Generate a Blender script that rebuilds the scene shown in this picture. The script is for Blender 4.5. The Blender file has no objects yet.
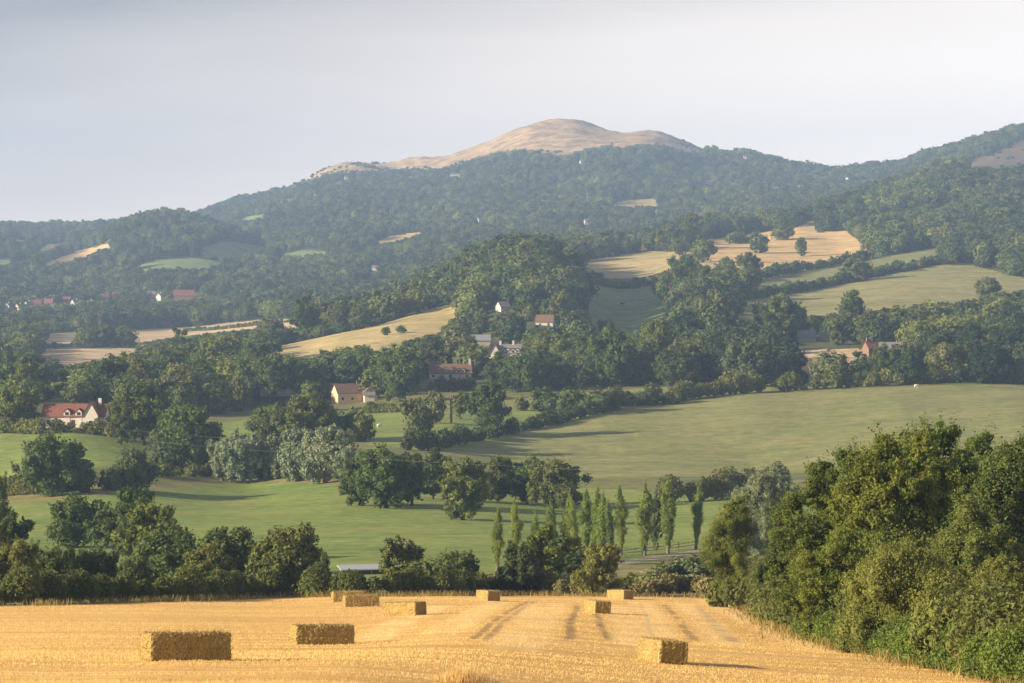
import bpy, math, random
import numpy as np
R = math.radians
rng = np.random.default_rng(7)
random.seed(7)
scene = bpy.context.scene
COL = scene.collection

# ------------------------------------------------------------------ camera maths
F, VH, W, H = 2844.0, 255.0, 1024, 683
TILT = math.atan((H / 2 - VH) / F)
CT, ST = math.cos(TILT), math.sin(TILT)

def project(x, y, z):
    dep = y * CT - z * ST
    dep = np.where(dep < 1, 1, dep)
    return W / 2 + F * x / dep, H / 2 - F * (y * ST + z * CT) / dep

def unproject(u, v, d):
    a = (u - W / 2) / F
    b = (H / 2 - v) / F
    k = CT + b * ST
    return a * d / k, d, d * (-ST + b * CT) / k

# ------------------------------------------------------------------ value noise
_tab = rng.random((256, 256))
def vnoise(x, y):
    xi = np.floor(x).astype(int); yi = np.floor(y).astype(int)
    fx = x - xi; fy = y - yi
    fx = fx * fx * (3 - 2 * fx); fy = fy * fy * (3 - 2 * fy)
    a = _tab[xi & 255, yi & 255]; b = _tab[(xi + 1) & 255, yi & 255]
    c = _tab[xi & 255, (yi + 1) & 255]; d = _tab[(xi + 1) & 255, (yi + 1) & 255]
    return (a * (1 - fx) + b * fx) * (1 - fy) + (c * (1 - fx) + d * fx) * fy
def fbm(x, y, o=4):
    s = 0; amp = .5
    for i in range(o):
        s = s + amp * (vnoise(x * 2 ** i + 17.3 * i, y * 2 ** i + 5.1 * i) - .5); amp *= .5
    return s

# ------------------------------------------------------------------ terrain control points (u, v, distance)
CP = []
for u in (-200, 0, 180, 350):
    for d, v in ((72, 686), (91, 662), (128, 645), (165, 627.5), (195, 616.5), (222, 607.5), (262, 598.5)): CP.append((u, v, d))
for u, a, b in ((480, 561, 10000), (620, 557, 11770), (760, 558, 12800), (900, 560, 13500), (1024, 560, 14000), (1224, 560, 14500)):
    for d in (72, 95, 130, 170, 215, 265):
        CP.append((u, a + b / d, d))
for u in (-250, 0, 250, 500, 750, 1024, 1274):
    for d, v in ((330, 590), (400, 567), (500, 532), (600, 505), (690, 484)):
        CP.append((u, v, d))
CP += [(-250, 430, 800), (0, 430, 800), (75, 428, 800), (150, 405, 1000), (60, 385, 1250), (60, 375, 1450), (-250, 405, 1000), (-250, 375, 1450),
       (0, 405, 1000), (90, 356, 1700), (0, 358, 1700), (-250, 358, 1700), (150, 385, 1200), (200, 372, 1400), (220, 350, 1700),
       (150, 336, 2100), (0, 336, 2100), (-250, 336, 2100), (250, 330, 1950), (100, 322, 2400), (0, 324, 2400), (40, 314, 2600), (180, 305, 2700), (-250, 314, 2600),
       (100, 292, 2950), (0, 290, 2950), (-250, 290, 2950), (60, 265, 3300), (95, 248, 3550), (0, 260, 3400), (30, 248, 3700), (0, 240, 3900), (-250, 258, 3400), (-250, 236, 4000),
       (170, 217, 3600), (140, 224, 3550), (110, 234, 3550), (200, 227, 3550), (225, 240, 3450), (170, 246, 3300), (170, 268, 3050), (230, 258, 3250), (170, 240, 4150), (250, 248, 3500), (90, 240, 4100), (230, 238, 4200),
       (0, 231, 5200), (60, 232, 5200), (120, 228, 5100), (180, 222, 5000), (-250, 232, 5200),
       (300, 430, 840), (300, 403, 1050), (250, 392, 1130), (262, 362, 1290), (300, 348, 1390), (340, 336, 1430), (300, 362, 1280), (380, 352, 1270),
       (410, 318, 1500), (450, 310, 1520), (400, 348, 1290), (450, 332, 1390), (380, 326, 1480),
       (300, 327, 1800), (380, 320, 1900), (300, 318, 2100), (300, 300, 2550), (400, 300, 2400), (300, 272, 3000), (400, 270, 2900), (300, 250, 3350), (400, 242, 3350),
       (300, 228, 3800), (300, 208, 4300), (250, 222, 4200), (250, 205, 5000), (300, 190, 5050), (200, 216, 4900),
       (400, 220, 3800), (400, 195, 4400), (400, 172, 5000),
       (450, 428, 850), (450, 402, 1000), (450, 385, 1120), (450, 360, 1250), (390, 405, 1000), (350, 406, 1030), (480, 335, 1380),
       (515, 298, 1500), (515, 267, 1620), (545, 269, 1620), (490, 276, 1600), (565, 280, 1620), (585, 300, 1600), (480, 290, 1560), (515, 268, 2050), (450, 285, 2100), (515, 258, 2600), (515, 245, 3050), (450, 262, 2800),
       (600, 458, 780), (600, 425, 880), (600, 404, 960), (600, 391, 1050), (600, 374, 1150), (600, 345, 1350), (600, 330, 1480), (640, 330, 1480), (640, 300, 1700), (640, 284, 1860), (600, 268, 2050), (640, 263, 2080), (600, 256, 2220), (660, 246, 2330),
       (620, 247, 2900), (620, 238, 3150), (635, 207, 3800), (560, 238, 3150), (560, 210, 3700), (560, 182, 4300), (480, 235, 3300), (480, 210, 3800), (480, 180, 4500),
       (680, 325, 1420), (680, 290, 1700), (700, 262, 2000), (700, 235, 2500), (700, 232, 3000), (700, 210, 3600), (700, 180, 4300),
       (750, 468, 750), (750, 430, 850), (750, 398, 970), (750, 386, 1060), (750, 352, 1250), (750, 322, 1400), (750, 297, 1600), (800, 290, 1680), (750, 272, 1880), (790, 242, 2280), (830, 238, 2330), (800, 224, 2520), (740, 238, 2400),
       (800, 222, 3000), (800, 205, 3600), (800, 185, 4300),
       (900, 448, 770), (900, 410, 880), (900, 387, 1000), (900, 373, 1080), (900, 345, 1250), (900, 316, 1420), (900, 290, 1620), (900, 268, 1850), (940, 252, 2000), (870, 243, 2200), (900, 218, 2450), (900, 196, 2800), (880, 195, 2900), (900, 188, 3020), (840, 215, 2650),
       (900, 196, 3500), (900, 180, 4100), (950, 172, 2950), (950, 178, 3400),
       (1024, 440, 780), (1024, 402, 900), (1024, 386, 1000), (1024, 371, 1080), (1024, 345, 1250), (1024, 316, 1420), (1024, 292, 1620), (1024, 280, 1720), (1024, 250, 2000), (1024, 212, 2400), (1024, 184, 2700), (1024, 172, 2880), (1024, 172, 3250), (1024, 152, 3650),
       (1274, 440, 780), (1274, 386, 1000), (1274, 345, 1250), (1274, 292, 1620), (1274, 250, 2000), (1274, 184, 2700), (1274, 160, 3300), (1274, 128, 4100)]
SKY = [(u, v, d) for u, v, d in ((250, 198, 5150), (278, 191, 5200), (301, 179.5, 5250), (326, 166.5, 5250), (352, 161, 5250), (387, 161, 5250), (415, 156, 5250), (438, 156, 5250), (466, 149, 5250), (488, 142.5, 5250), (510, 134.5, 5250), (525, 128, 5250), (545, 122.5, 5250),
       (563, 120.6, 5250), (584, 123, 5250), (607, 131.5, 5200), (626, 135.5, 5200), (645, 131, 5150), (663, 134.6, 5150), (690, 145, 5120), (708, 152.5, 5100), (730, 156, 5050), (750, 155, 5000), (766, 157, 5000), (785, 163, 4950), (817, 169, 4900), (833, 174, 4850), (868, 171, 4750),
       (897, 169, 4650), (921, 159, 4600), (953, 151, 4450), (991, 142, 4300), (1024, 133, 4200))]
CP += SKY
CP += [(u, 252, 6200) for u in range(-250, 1300, 190)] + [(u, 251, 6700) for u in range(-250, 1300, 250)]
P = []
for u, v, d in CP:
    x, y, z = unproject(u, v, d); P.append((x, y, z))
for X in (-.25, -.12, 0, .12, .25):
    P.append((X * 60, 0, -1.75)); P.append((X * 15, -45, 2.5)); P.append((X * 90, 30, -5.6 - 3 * X))
P = np.array(P)
KX, Y0 = 8.0, 60.0
def tcoord(x, y): return KX * x / (y + Y0), np.log(y + Y0)
def tps_k(r2): return np.where(r2 > 1e-12, r2 * np.log(np.maximum(r2, 1e-12)), 0)
A, B = tcoord(P[:, 0], P[:, 1]); WV = P[:, 2] / (P[:, 1] + Y0)
n = len(A)
K = tps_k((A[:, None] - A) ** 2 + (B[:, None] - B) ** 2) + np.eye(n) * 2e-5
Q = np.c_[np.ones(n), A, B]
M_ = np.block([[K, Q], [Q.T, np.zeros((3, 3))]])
SOL = np.linalg.solve(M_, np.r_[WV, 0, 0, 0])
print('fit err', np.abs(K @ SOL[:n] - np.eye(n) @ SOL[:n] * 0 + Q @ SOL[n:] - WV - 2e-5 * SOL[:n]).max(), 'px err', np.sort(np.abs(2e-5 * SOL[:n]) * F)[-5:])
def ground(x, y):
    x = np.asarray(x, float); y = np.asarray(y, float); sh = np.broadcast(x, y).shape
    x = np.broadcast_to(x, sh).ravel(); y = np.broadcast_to(y, sh).ravel()
    a, b = tcoord(x, y); out = np.empty(len(a))
    for i in range(0, len(a), 20000):
        aa, bb = a[i:i + 20000], b[i:i + 20000]
        out[i:i + 20000] = tps_k((aa[:, None] - A) ** 2 + (bb[:, None] - B) ** 2) @ SOL[:n] + SOL[n] + SOL[n + 1] * aa + SOL[n + 2] * bb
    z = out * (y + Y0)
    far = np.clip((y - 2600) / 1500, 0, 1)
    z = z + far * 22 * fbm(x / 330 + 40, y / 420 + 3, 4) + np.clip((y - 60) / 300, 0, 1) * .22 * fbm(x / 45, y / 60, 3)
    crag = np.clip((y - 4600) / 400, 0, 1)
    z = z + crag * (15 * np.abs(fbm(x / 85 + 7, y / 130, 4)) - 6 + 11 * fbm(x / 34, y / 60 + 9, 4))
    return z.reshape(sh)
def hit(u, v, dmin=20, dmax=9000, n=500):
    ys = np.geomspace(dmin, dmax, n)
    x, y, z = unproject(u, v, ys)
    g = ground(x, ys)
    k = np.nonzero(g >= z)[0]
    if len(k) == 0: k = [int(np.argmin(z - g))]
    i = k[0]
    return float(x[i]), float(ys[i]), float(g[i])
def at(u, d):
    x = (u - W / 2) / F * d * (CT + .0)
    for _ in range(2):
        z = float(ground(x, d)); x = (u - W / 2) / F * (d * CT - z * ST)
    return x, d, float(ground(x, d))

# ------------------------------------------------------------------ generic helpers
def tag(o, label=None, cat=None, group=None, kind=None):
    if label: o['label'] = label
    if cat: o['category'] = cat
    if group: o['group'] = group
    if kind: o['kind'] = kind
    return o
def empty(name, loc=(0, 0, 0), rz=0):
    o = bpy.data.objects.new(name, None); COL.objects.link(o); o.location = loc; o.rotation_euler = (0, 0, rz)
    o.empty_display_size = .3
    return o
def mesh_np(name, verts, faces, mats, tint=None, smooth=False):
    """faces: list of int arrays (n,3) / (n,4); tint: per-vertex float"""
    me = bpy.data.meshes.new(name)
    verts = np.asarray(verts, np.float32)
    me.vertices.add(len(verts)); me.vertices.foreach_set('co', verts.ravel())
    faces = [np.asarray(f, np.int32) for f in faces if len(f)]
    loops = np.concatenate([f.ravel() for f in faces])
    tot = np.concatenate([np.full(len(f), f.shape[1], np.int32) for f in faces])
    start = np.r_[0, np.cumsum(tot)[:-1]].astype(np.int32)
    me.loops.add(len(loops)); me.loops.foreach_set('vertex_index', loops)
    me.polygons.add(len(tot)); me.polygons.foreach_set('loop_start', start)
    try: me.polygons.foreach_set('loop_total', tot)
    except Exception: pass
    me.polygons.foreach_set('use_smooth', np.full(len(tot), smooth))
    if tint is not None:
        at_ = me.attributes.new('tint', 'FLOAT', 'POINT'); at_.data.foreach_set('value', np.asarray(tint, np.float32))
    for m in (mats if isinstance(mats, (list, tuple)) else [mats]): me.materials.append(m)
    me.update(calc_edges=True); me.validate()
    return me
def link(name, me, parent=None, loc=None):
    o = bpy.data.objects.new(name, me); COL.objects.link(o)
    if parent: o.parent = parent
    if loc: o.location = loc
    return o
class MB:
    """collects simple solids, builds ONE mesh object"""
    def __init__(s): s.v = []; s.f = []
    def add(s, vs, fs):
        n = len(s.v); s.v += [tuple(p) for p in vs]; s.f += [tuple(i + n for i in f) for f in fs]; return s
    def box(s, x0, y0, z0, x1, y1, z1):
        return s.add([(x0, y0, z0), (x1, y0, z0), (x1, y1, z0), (x0, y1, z0), (x0, y0, z1), (x1, y0, z1), (x1, y1, z1), (x0, y1, z1)],
                     [(3, 2, 1, 0), (4, 5, 6, 7), (0, 1, 5, 4), (1, 2, 6, 5), (2, 3, 7, 6), (3, 0, 4, 7)])
    def tube(s, pts, rads, k=6):
        base = len(s.v); pts = [np.array(p, float) for p in pts]
        for i, p in enumerate(pts):
            t = pts[min(i + 1, len(pts) - 1)] - pts[max(i - 1, 0)]; t /= np.linalg.norm(t) + 1e-9
            ref = np.array((1, 0, 0)) if abs(t[0]) < .8 else np.array((0, 1, 0))
            a = np.cross(t, ref); a /= np.linalg.norm(a); b = np.cross(t, a)
            for j in range(k):
                an = 2 * math.pi * j / k; s.v.append(tuple(p + rads[i] * (math.cos(an) * a + math.sin(an) * b)))
        for i in range(len(pts) - 1):
            for j in range(k):
                s.f.append((base + i * k + j, base + i * k + (j + 1) % k, base + (i + 1) * k + (j + 1) % k, base + (i + 1) * k + j))
        s.f.append(tuple(base + j for j in range(k))[::-1]); s.f.append(tuple(base + (len(pts) - 1) * k + j for j in range(k)))
        return s
    def mesh(s, name, mat, smooth=False):
        me = bpy.data.meshes.new(name); me.from_pydata(s.v, [], s.f); me.materials.append(mat)
        if smooth: me.polygons.foreach_set('use_smooth', [True] * len(me.polygons))
        me.update(); return me
    def build(s, name, mat, parent=None, smooth=False): return link(name, s.mesh(name, mat, smooth), parent)

# ------------------------------------------------------------------ materials
def new_mat(name):
    m = bpy.data.materials.new(name); m.use_nodes = True
    nt = m.node_tree; b = nt.nodes['Principled BSDF']; b.inputs['Roughness'].default_value = .85
    b.inputs['Specular IOR Level'].default_value = .2
    return m, nt, b
def ramp(nt, stops):
    r = nt.nodes.new('ShaderNodeValToRGB'); e = r.color_ramp.elements
    while len(e) < len(stops): e.new(.5)
    for el, (p, c) in zip(e, stops): el.position = p; el.color = (*c, 1)
    return r
def noise(nt, scale, detail=4, stretch=None, rough=.6, rot=0):
    tc = nt.nodes.new('ShaderNodeTexCoord'); n_ = nt.nodes.new('ShaderNodeTexNoise')
    n_.inputs['Scale'].default_value = scale; n_.inputs['Detail'].default_value = detail; n_.inputs['Roughness'].default_value = rough
    if stretch:
        mp = nt.nodes.new('ShaderNodeMapping'); mp.inputs['Scale'].default_value = stretch; mp.inputs['Rotation'].default_value = (0, 0, rot)
        nt.links.new(tc.outputs['Object'], mp.inputs['Vector']); nt.links.new(mp.outputs['Vector'], n_.inputs['Vector'])
    else: nt.links.new(tc.outputs['Object'], n_.inputs['Vector'])
    return n_
def mixc(nt, f, a, b, mode='MIX'):
    m = nt.nodes.new('ShaderNodeMix'); m.data_type = 'RGBA'; m.blend_type = mode
    for sock, val in ((m.inputs[0], f), (m.inputs[6], a), (m.inputs[7], b)):
        if hasattr(val, 'links') or isinstance(val, bpy.types.NodeSocket): nt.links.new(val, sock)
        elif isinstance(val, tuple): sock.default_value = (*val, 1)
        else: sock.default_value = val
    return m.outputs[2]
def bump(nt, b, h, strength=.5, dist=.1):
    bp = nt.nodes.new('ShaderNodeBump'); bp.inputs['Strength'].default_value = strength; bp.inputs['Distance'].default_value = dist
    nt.links.new(h, bp.inputs['Height']); nt.links.new(bp.outputs['Normal'], b.inputs['Normal'])
def field_mat(name, c1, c2, c3=None, big=.012, fine=.35, stretch=(1, 1, 1), rot=0, bd=.35):
    """two or three tones in broad patches, a finer mottle over them"""
    m, nt, b = new_mat(name)
    n1 = noise(nt, big, 6, stretch, .65, rot); n2 = noise(nt, fine, 5, None, .7)
    r1 = ramp(nt, [(.34, c1), (.5, tuple((p + q) / 2 for p, q in zip(c1, c2))), (.66, c2)]); nt.links.new(n1.outputs[0], r1.inputs[0])
    r2 = ramp(nt, [(.3, (.58, .60, .58)), (.7, (1.38, 1.36, 1.3))]); nt.links.new(n2.outputs[0], r2.inputs[0])
    c = mixc(nt, 1.0, r1.outputs[0], r2.outputs[0], 'MULTIPLY')
    n4 = noise(nt, fine * 3.5, 4, None, .75); r4 = ramp(nt, [(.34, (.70, .74, .66)), (.46, (1, 1, 1)), (.62, (1.0, 1.0, .98)), (.74, (1.22, 1.18, 1.1))]); nt.links.new(n4.outputs[0], r4.inputs[0])
    c = mixc(nt, 1.0, c, r4.outputs[0], 'MULTIPLY')
    if c3:
        n3 = noise(nt, big * 3.7, 5, (stretch[0] * .5, stretch[1] * 1.6, 1), .65, rot + .3)
        r3 = ramp(nt, [(.52, (0, 0, 0)), (.68, (1, 1, 1))]); nt.links.new(n3.outputs[0], r3.inputs[0])
        c = mixc(nt, r3.outputs[0], c, c3)
    nt.links.new(c, b.inputs['Base Color']); bump(nt, b, n2.outputs[0], .6, bd)
    return m
def leaf_mat(name, c_dark, c_light, vary=.5, trans=.22, patch=.0):
    """leaf colour from the leaf's own tint, shifted from tree to tree and by patches of kindred trees"""
    m, nt, b = new_mat(name)
    at_ = nt.nodes.new('ShaderNodeAttribute'); at_.attribute_name = 'tint'
    r = ramp(nt, [(0, c_dark), (1, c_light)]); nt.links.new(at_.outputs['Fac'], r.inputs[0])
    oi = nt.nodes.new('ShaderNodeObjectInfo')
    r2 = ramp(nt, [(0, (1 - vary, 1 - vary * .80, 1 - vary * .5)), (.35, (.88, 1, .95)), (.7, (1 + vary * .3, 1.0, .85)), (1, (1 + vary * 1.15, 1 + vary * .85, 1 + vary * .3))])
    nt.links.new(oi.outputs['Random'], r2.inputs[0])
    c = mixc(nt, 1.0, r.outputs[0], r2.outputs[0], 'MULTIPLY')
    if patch:
        n_ = nt.nodes.new('ShaderNodeTexNoise'); n_.inputs['Scale'].default_value = .012; n_.inputs['Detail'].default_value = 3
        nt.links.new(oi.outputs['Location'], n_.inputs['Vector'])
        r3 = ramp(nt, [(.34, (1 - patch, 1 - patch * .8, 1 - patch * .45)), (.5, (1, 1, 1)), (.66, (1 + patch * 1.1, 1 + patch, 1 + patch * .5))]); nt.links.new(n_.outputs[0], r3.inputs[0])
        c = mixc(nt, 1.0, c, r3.outputs[0], 'MULTIPLY')
    nt.links.new(c, b.inputs['Base Color']); b.inputs['Roughness'].default_value = .6
    tr = nt.nodes.new('ShaderNodeBsdfTranslucent'); nt.links.new(c, tr.inputs['Color'])
    mx = nt.nodes.new('ShaderNodeMixShader'); mx.inputs[0].default_value = trans
    nt.links.new(b.outputs[0], mx.inputs[1]); nt.links.new(tr.outputs[0], mx.inputs[2])
    nt.links.new(mx.outputs[0], nt.nodes['Material Output'].inputs['Surface'])
    return m
def plain(name, c, rough=.8, var=.25, sc=1.5, met=0):
    m, nt, b = new_mat(name)
    n_ = noise(nt, sc, 5); r = ramp(nt, [(.3, tuple(x * (1 - var) for x in c)), (.7, tuple(min(1, x * (1 + var)) for x in c))])
    nt.links.new(n_.outputs[0], r.inputs[0]); nt.links.new(r.outputs[0], b.inputs['Base Color'])
    b.inputs['Roughness'].default_value = rough; b.inputs['Metallic'].default_value = met
    return m

M = {}
M['wood_floor'] = field_mat('woodland_floor', (.050, .068, .024), (.095, .105, .040), None, .02, .5)
M['meadow'] = field_mat('meadow_grass', (.110, .183, .038), (.190, .240, .058), (.235, .24, .080), .03, .3, (.7, 1.3, 1))
M['pasture'] = field_mat('pasture_grass', (.135, .172, .056), (.215, .222, .090), (.25, .228, .105), .035, .25, (.8, 1.2, 1), .25)
M['valley'] = field_mat('valley_grass', (.085, .110, .034), (.155, .160, .058), (.20, .18, .08), .02, .2)
M['dry_pasture'] = field_mat('dry_pasture', (.175, .19, .072), (.265, .255, .112), (.30, .265, .13), .02, .14, (.7, 1.4, 1), .3)
M['dry'] = field_mat('dry_grass', (.30, .26, .12), (.42, .34, .17), (.26, .25, .10), .006, .07, (.6, 1.5, 1), .4)
M['gold'] = field_mat('cut_corn', (.46, .335, .165), (.57, .42, .21), (.38, .28, .13), .008, .06, (.5, 1.8, 1), .35)
M['pale'] = field_mat('pale_stubble', (.42, .33, .21), (.50, .39, .26), None, .006, .05, (.4, 2, 1), .2)
M['green_far'] = field_mat('green_crop', (.135, .205, .075), (.185, .25, .092), (.20, .235, .10), .008, .08, (.5, 1.6, 1))
M['rough'] = field_mat('rough_grass', (.10, .12, .04), (.26, .22, .10), (.30, .25, .13), .05, .6)
M['heath'] = field_mat('hilltop_grass', (.23, .165, .105), (.56, .42, .28), (.14, .125, .07), .022, .05, (1, 1.3, 1), bd=4)
M['brown'] = field_mat('bracken_slope', (.085, .068, .045), (.125, .095, .060), (.045, .055, .03), .012, .05)
M['lane'] = field_mat('lane_gravel', (.24, .21, .17), (.32, .29, .24), None, .2, 2.)

def stubble_material():
    m, nt, b = new_mat('stubble')
    n1 = noise(nt, .55, 6, (.06, 1.6, 1), .7, .02)       # swathes running across the slope
    n2 = noise(nt, 7, 5, (.25, 1.4, 1), .7)
    n3 = noise(nt, .05, 4)
    r1 = ramp(nt, [(.30, (.42, .26, .085)), (.44, (.62, .41, .145)), (.58, (.72, .49, .19)), (.70, (.84, .63, .31))]); nt.links.new(n1.outputs[0], r1.inputs[0])
    r2 = ramp(nt, [(.3, (.66, .62, .55)), (.68, (1.2, 1.2, 1.2))]); nt.links.new(n2.outputs[0], r2.inputs[0])
    c = mixc(nt, 1.0, r1.outputs[0], r2.outputs[0], 'MULTIPLY')
    r3 = ramp(nt, [(.35, (.92, .88, .82)), (.65, (1.06, 1.06, 1.06))]); nt.links.new(n3.outputs[0], r3.inputs[0])
    c = mixc(nt, 1.0, c, r3.outputs[0], 'MULTIPLY')
    at_ = nt.nodes.new('ShaderNodeAttribute'); at_.attribute_name = 'track'
    tn = noise(nt, 1.2, 4, (1, .5, 1))
    mt = nt.nodes.new('ShaderNodeMath'); mt.operation = 'MULTIPLY'; nt.links.new(at_.outputs['Fac'], mt.inputs[0])
    rt = ramp(nt, [(.35, (.3, .3, .3)), (.6, (1, 1, 1))]); nt.links.new(tn.outputs[0], rt.inputs[0]); nt.links.new(rt.outputs[0], mt.inputs[1])
    c = mixc(nt, mt.outputs[0], c, (.25, .17, .08))
    at2 = nt.nodes.new('ShaderNodeAttribute'); at2.attribute_name = 'chaff'
    c = mixc(nt, at2.outputs['Fac'], c, (.82, .61, .30))
    nt.links.new(c, b.inputs['Base Color']); bump(nt, b, n2.outputs[0], .8, .08)
    return m
M['stubble'] = stubble_material()

M['bark'] = plain('bark', (.055, .046, .035), .9)
M['bark_pale'] = plain('pale_bark', (.16, .14, .11), .9)
M['oak'] = leaf_mat('oak_leaves', (.050, .083, .021), (.148, .190, .056), .38, .36)
M['bush'] = leaf_mat('hedge_leaves', (.054, .083, .022), (.168, .198, .062), .40, .36)
M['ash'] = leaf_mat('ash_leaves', (.052, .088, .016), (.205, .245, .048), .18, .36)
M['willow'] = leaf_mat('willow_leaves', (.15, .185, .105), (.30, .335, .22), .16, .3)
M['olive'] = leaf_mat('pale_olive_leaves', (.075, .10, .042), (.17, .195, .080), .3)
M['sallow'] = leaf_mat('sallow_leaves', (.115, .135, .032), (.30, .295, .080), .12, .38)
M['poplar'] = leaf_mat('poplar_leaves', (.125, .185, .038), (.265, .320, .080), .15, .4)
M['copper'] = leaf_mat('copper_leaves', (.045, .02, .015), (.09, .04, .03), .2)
M['wood'] = leaf_mat('woodland_leaves', (.050, .082, .027), (.120, .162, .058), .62, .32, .50)
M['straw_leaf'] = leaf_mat('straw_blades', (.56, .385, .150), (.86, .655, .32), .05, .5)
M['verge'] = leaf_mat('verge_blades', (.09, .10, .025), (.36, .28, .12), .2, .25)

# ------------------------------------------------------------------ fields, as regions of the ground
def inpoly(u, v, poly):
    c = np.zeros(np.shape(u), bool); n = len(poly)
    for i in range(n):
        x1, y1 = poly[i]; x2, y2 = poly[(i + 1) % n]
        cond = ((y1 > v) != (y2 > v))
        with np.errstate(divide='ignore', invalid='ignore'):
            xx = (x2 - x1) * (v - y1) / (y2 - y1 + 1e-12) + x1
        c ^= cond & (u < xx)
    return c
EDGE_U = [-600, 0, 300, 500, 700, 738, 800, 900, 1024, 1300, 1700]
EDGE_V = [616, 606.5, 597, 595, 597, 601, 639, 662, 689, 745, 830]
TREE_U = [0, 240, 275, 285, 301, 326, 352, 387, 415, 438, 466, 500, 525, 551, 566, 586, 607, 622, 642, 662, 678, 705, 735, 1300]
TREE_V = [0, 0, 150, 188, 182, 174, 171, 170, 168, 169, 161, 150.5, 148.6, 153.6, 155, 148.6, 145, 147, 143.5, 145, 151, 153, 0, 0]
FIELDS = [  # name, material, polygon in ground (u, v), distance range
    ('valley_grass', 'valley', [(-400, 700), (-400, 428), (150, 414), (325, 408), (345, 396), (470, 392), (560, 388), (1400, 380), (1400, 700)], 318, 1090),
    ('meadow', 'meadow', [(-400, 700), (-400, 492), (0, 496), (110, 490), (230, 479), (400, 482), (640, 490), (1400, 490), (1400, 700)], 318, 730),
    ('rough_grass', 'rough', [(-400, 497), (60, 494), (110, 489), (230, 478), (345, 480), (345, 484), (230, 483), (110, 494), (30, 503), (-400, 505)], 560, 760),
    ('paddock', 'meadow', [(-400, 432), (50, 432), (110, 436), (150, 446), (150, 478), (90, 491), (-400, 494)], 690, 830),
    ('farm_meadow', 'meadow', [(210, 424), (300, 414), (390, 413), (470, 410), (560, 401), (640, 397), (640, 404), (520, 431), (430, 451), (330, 441), (210, 441)], 760, 1010),
    ('farm_meadow', 'pasture', [(372, 410), (430, 402), (510, 397), (560, 394), (690, 385.5), (770, 384), (770, 391), (640, 398), (545, 408), (470, 411)], 870, 1075),
    ('pasture', 'pasture', [(415, 457), (430, 452), (520, 432), (640, 406), (690, 400), (770, 393), (900, 386.5), (1024, 384.5), (1400, 384), (1400, 520), (760, 503), (650, 494), (520, 478), (430, 466)], 715, 1080),
    ('hillside_field', 'dry', [(258, 354), (262, 350), (350, 331), (455, 304), (458, 318), (430, 338), (398, 350), (330, 353), (300, 362), (265, 372)], 1230, 1580),
    ('cut_field', 'pale', [(40, 349), (138, 348), (142, 356), (60, 372), (40, 374)], 1500, 1850),
    ('cut_field', 'pale', [(-300, 372), (38, 381), (80, 376), (70, 384), (-300, 392)], 1250, 1500),
    ('cut_field', 'pale', [(38, 334), (85, 332), (190, 327), (262, 319.5), (392, 316), (392, 321), (262, 333), (190, 340), (130, 346), (40, 346)], 1700, 2350),
    ('slope_field', 'gold', [(44, 264), (75, 252), (112, 243), (113, 247), (85, 258), (48, 268)], 3000, 3800),
    ('slope_field', 'gold', [(12, 239), (25, 239), (26, 245), (14, 244)], 3300, 4100),
    ('slope_field', 'gold', [(37, 237), (48, 235), (50, 242), (38, 246)], 3300, 4100),
    ('slope_field', 'dry', [(36, 251), (60, 240), (80, 238), (60, 247), (40, 256)], 3200, 4000),
    ('slope_field', 'green_far', [(-20, 262), (5, 258), (30, 262), (5, 267)], 3000, 3800),
    ('green_field', 'green_far', [(130, 266), (160, 259), (190, 257), (222, 262), (215, 269), (140, 271)], 2900, 3500),
    ('green_field', 'green_far', [(200, 250), (215, 243), (235, 242), (270, 247), (268, 252), (235, 260), (205, 258)], 3000, 3650),
    ('green_field', 'green_far', [(275, 256), (300, 250), (332, 252), (325, 256), (280, 260)], 3000, 3600),
    ('green_field', 'green_far', [(240, 218), (265, 214), (262, 221), (240, 223)], 3800, 4900),
    ('slope_field', 'gold', [(374, 243), (392, 236), (428, 231), (428, 234), (400, 242), (378, 247)], 3100, 3700),
    ('slope_field', 'dry', [(606, 206), (625, 200), (655, 199), (658, 207), (630, 210)], 3500, 4200),
    ('slope_field', 'dry', [(574, 263), (600, 258), (650, 251), (690, 252), (715, 262), (715, 278), (655, 279), (585, 278)], 1850, 2450),
    ('green_field', 'green_far', [(586, 282), (655, 284), (668, 300), (660, 333), (612, 340), (592, 332)], 1380, 1930),
    ('slope_field', 'gold', [(628, 248), (650, 240), (662, 238), (660, 246), (640, 251)], 2050, 2500),
    ('slope_field', 'gold', [(690, 243), (740, 235), (795, 228), (815, 219), (816, 233), (846, 230), (852, 236), (874, 251), (870, 258), (800, 271), (760, 280), (740, 272), (712, 262)], 1800, 2620),
    ('slope_field', 'pasture', [(754, 288), (757, 281), (800, 272), (872, 259), (942, 247), (940, 256), (905, 266), (860, 277), (800, 290), (760, 296)], 1600, 2200),
    ('slope_field', 'dry_pasture', [(735, 302), (800, 293), (870, 279), (940, 265), (975, 266), (1024, 278), (1200, 290), (1200, 305), (1024, 293), (985, 300), (880, 313), (810, 317), (790, 325), (740, 322)], 1330, 1880),
    ('slope_field', 'pale', [(786, 352), (815, 349), (862, 349), (866, 362), (840, 371), (797, 373)], 1080, 1300),
    ('rough_bank', 'rough', [(590, 572), (640, 563), (690, 556), (745, 549), (780, 549), (790, 610), (590, 610)], 318, 480),
    ('lane', 'lane', [(590, 566), (640, 557.5), (690, 551), (740, 545), (740, 548.5), (690, 555), (640, 562), (590, 572)], 380, 520),
    ('hilltop', 'heath', None, 3900, 5600),
    ('bracken_slope', 'brown', [(955, 172), (975, 160), (1024, 140), (1200, 110), (1200, 150), (1024, 168), (985, 172)], 3150, 4250),
]
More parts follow.
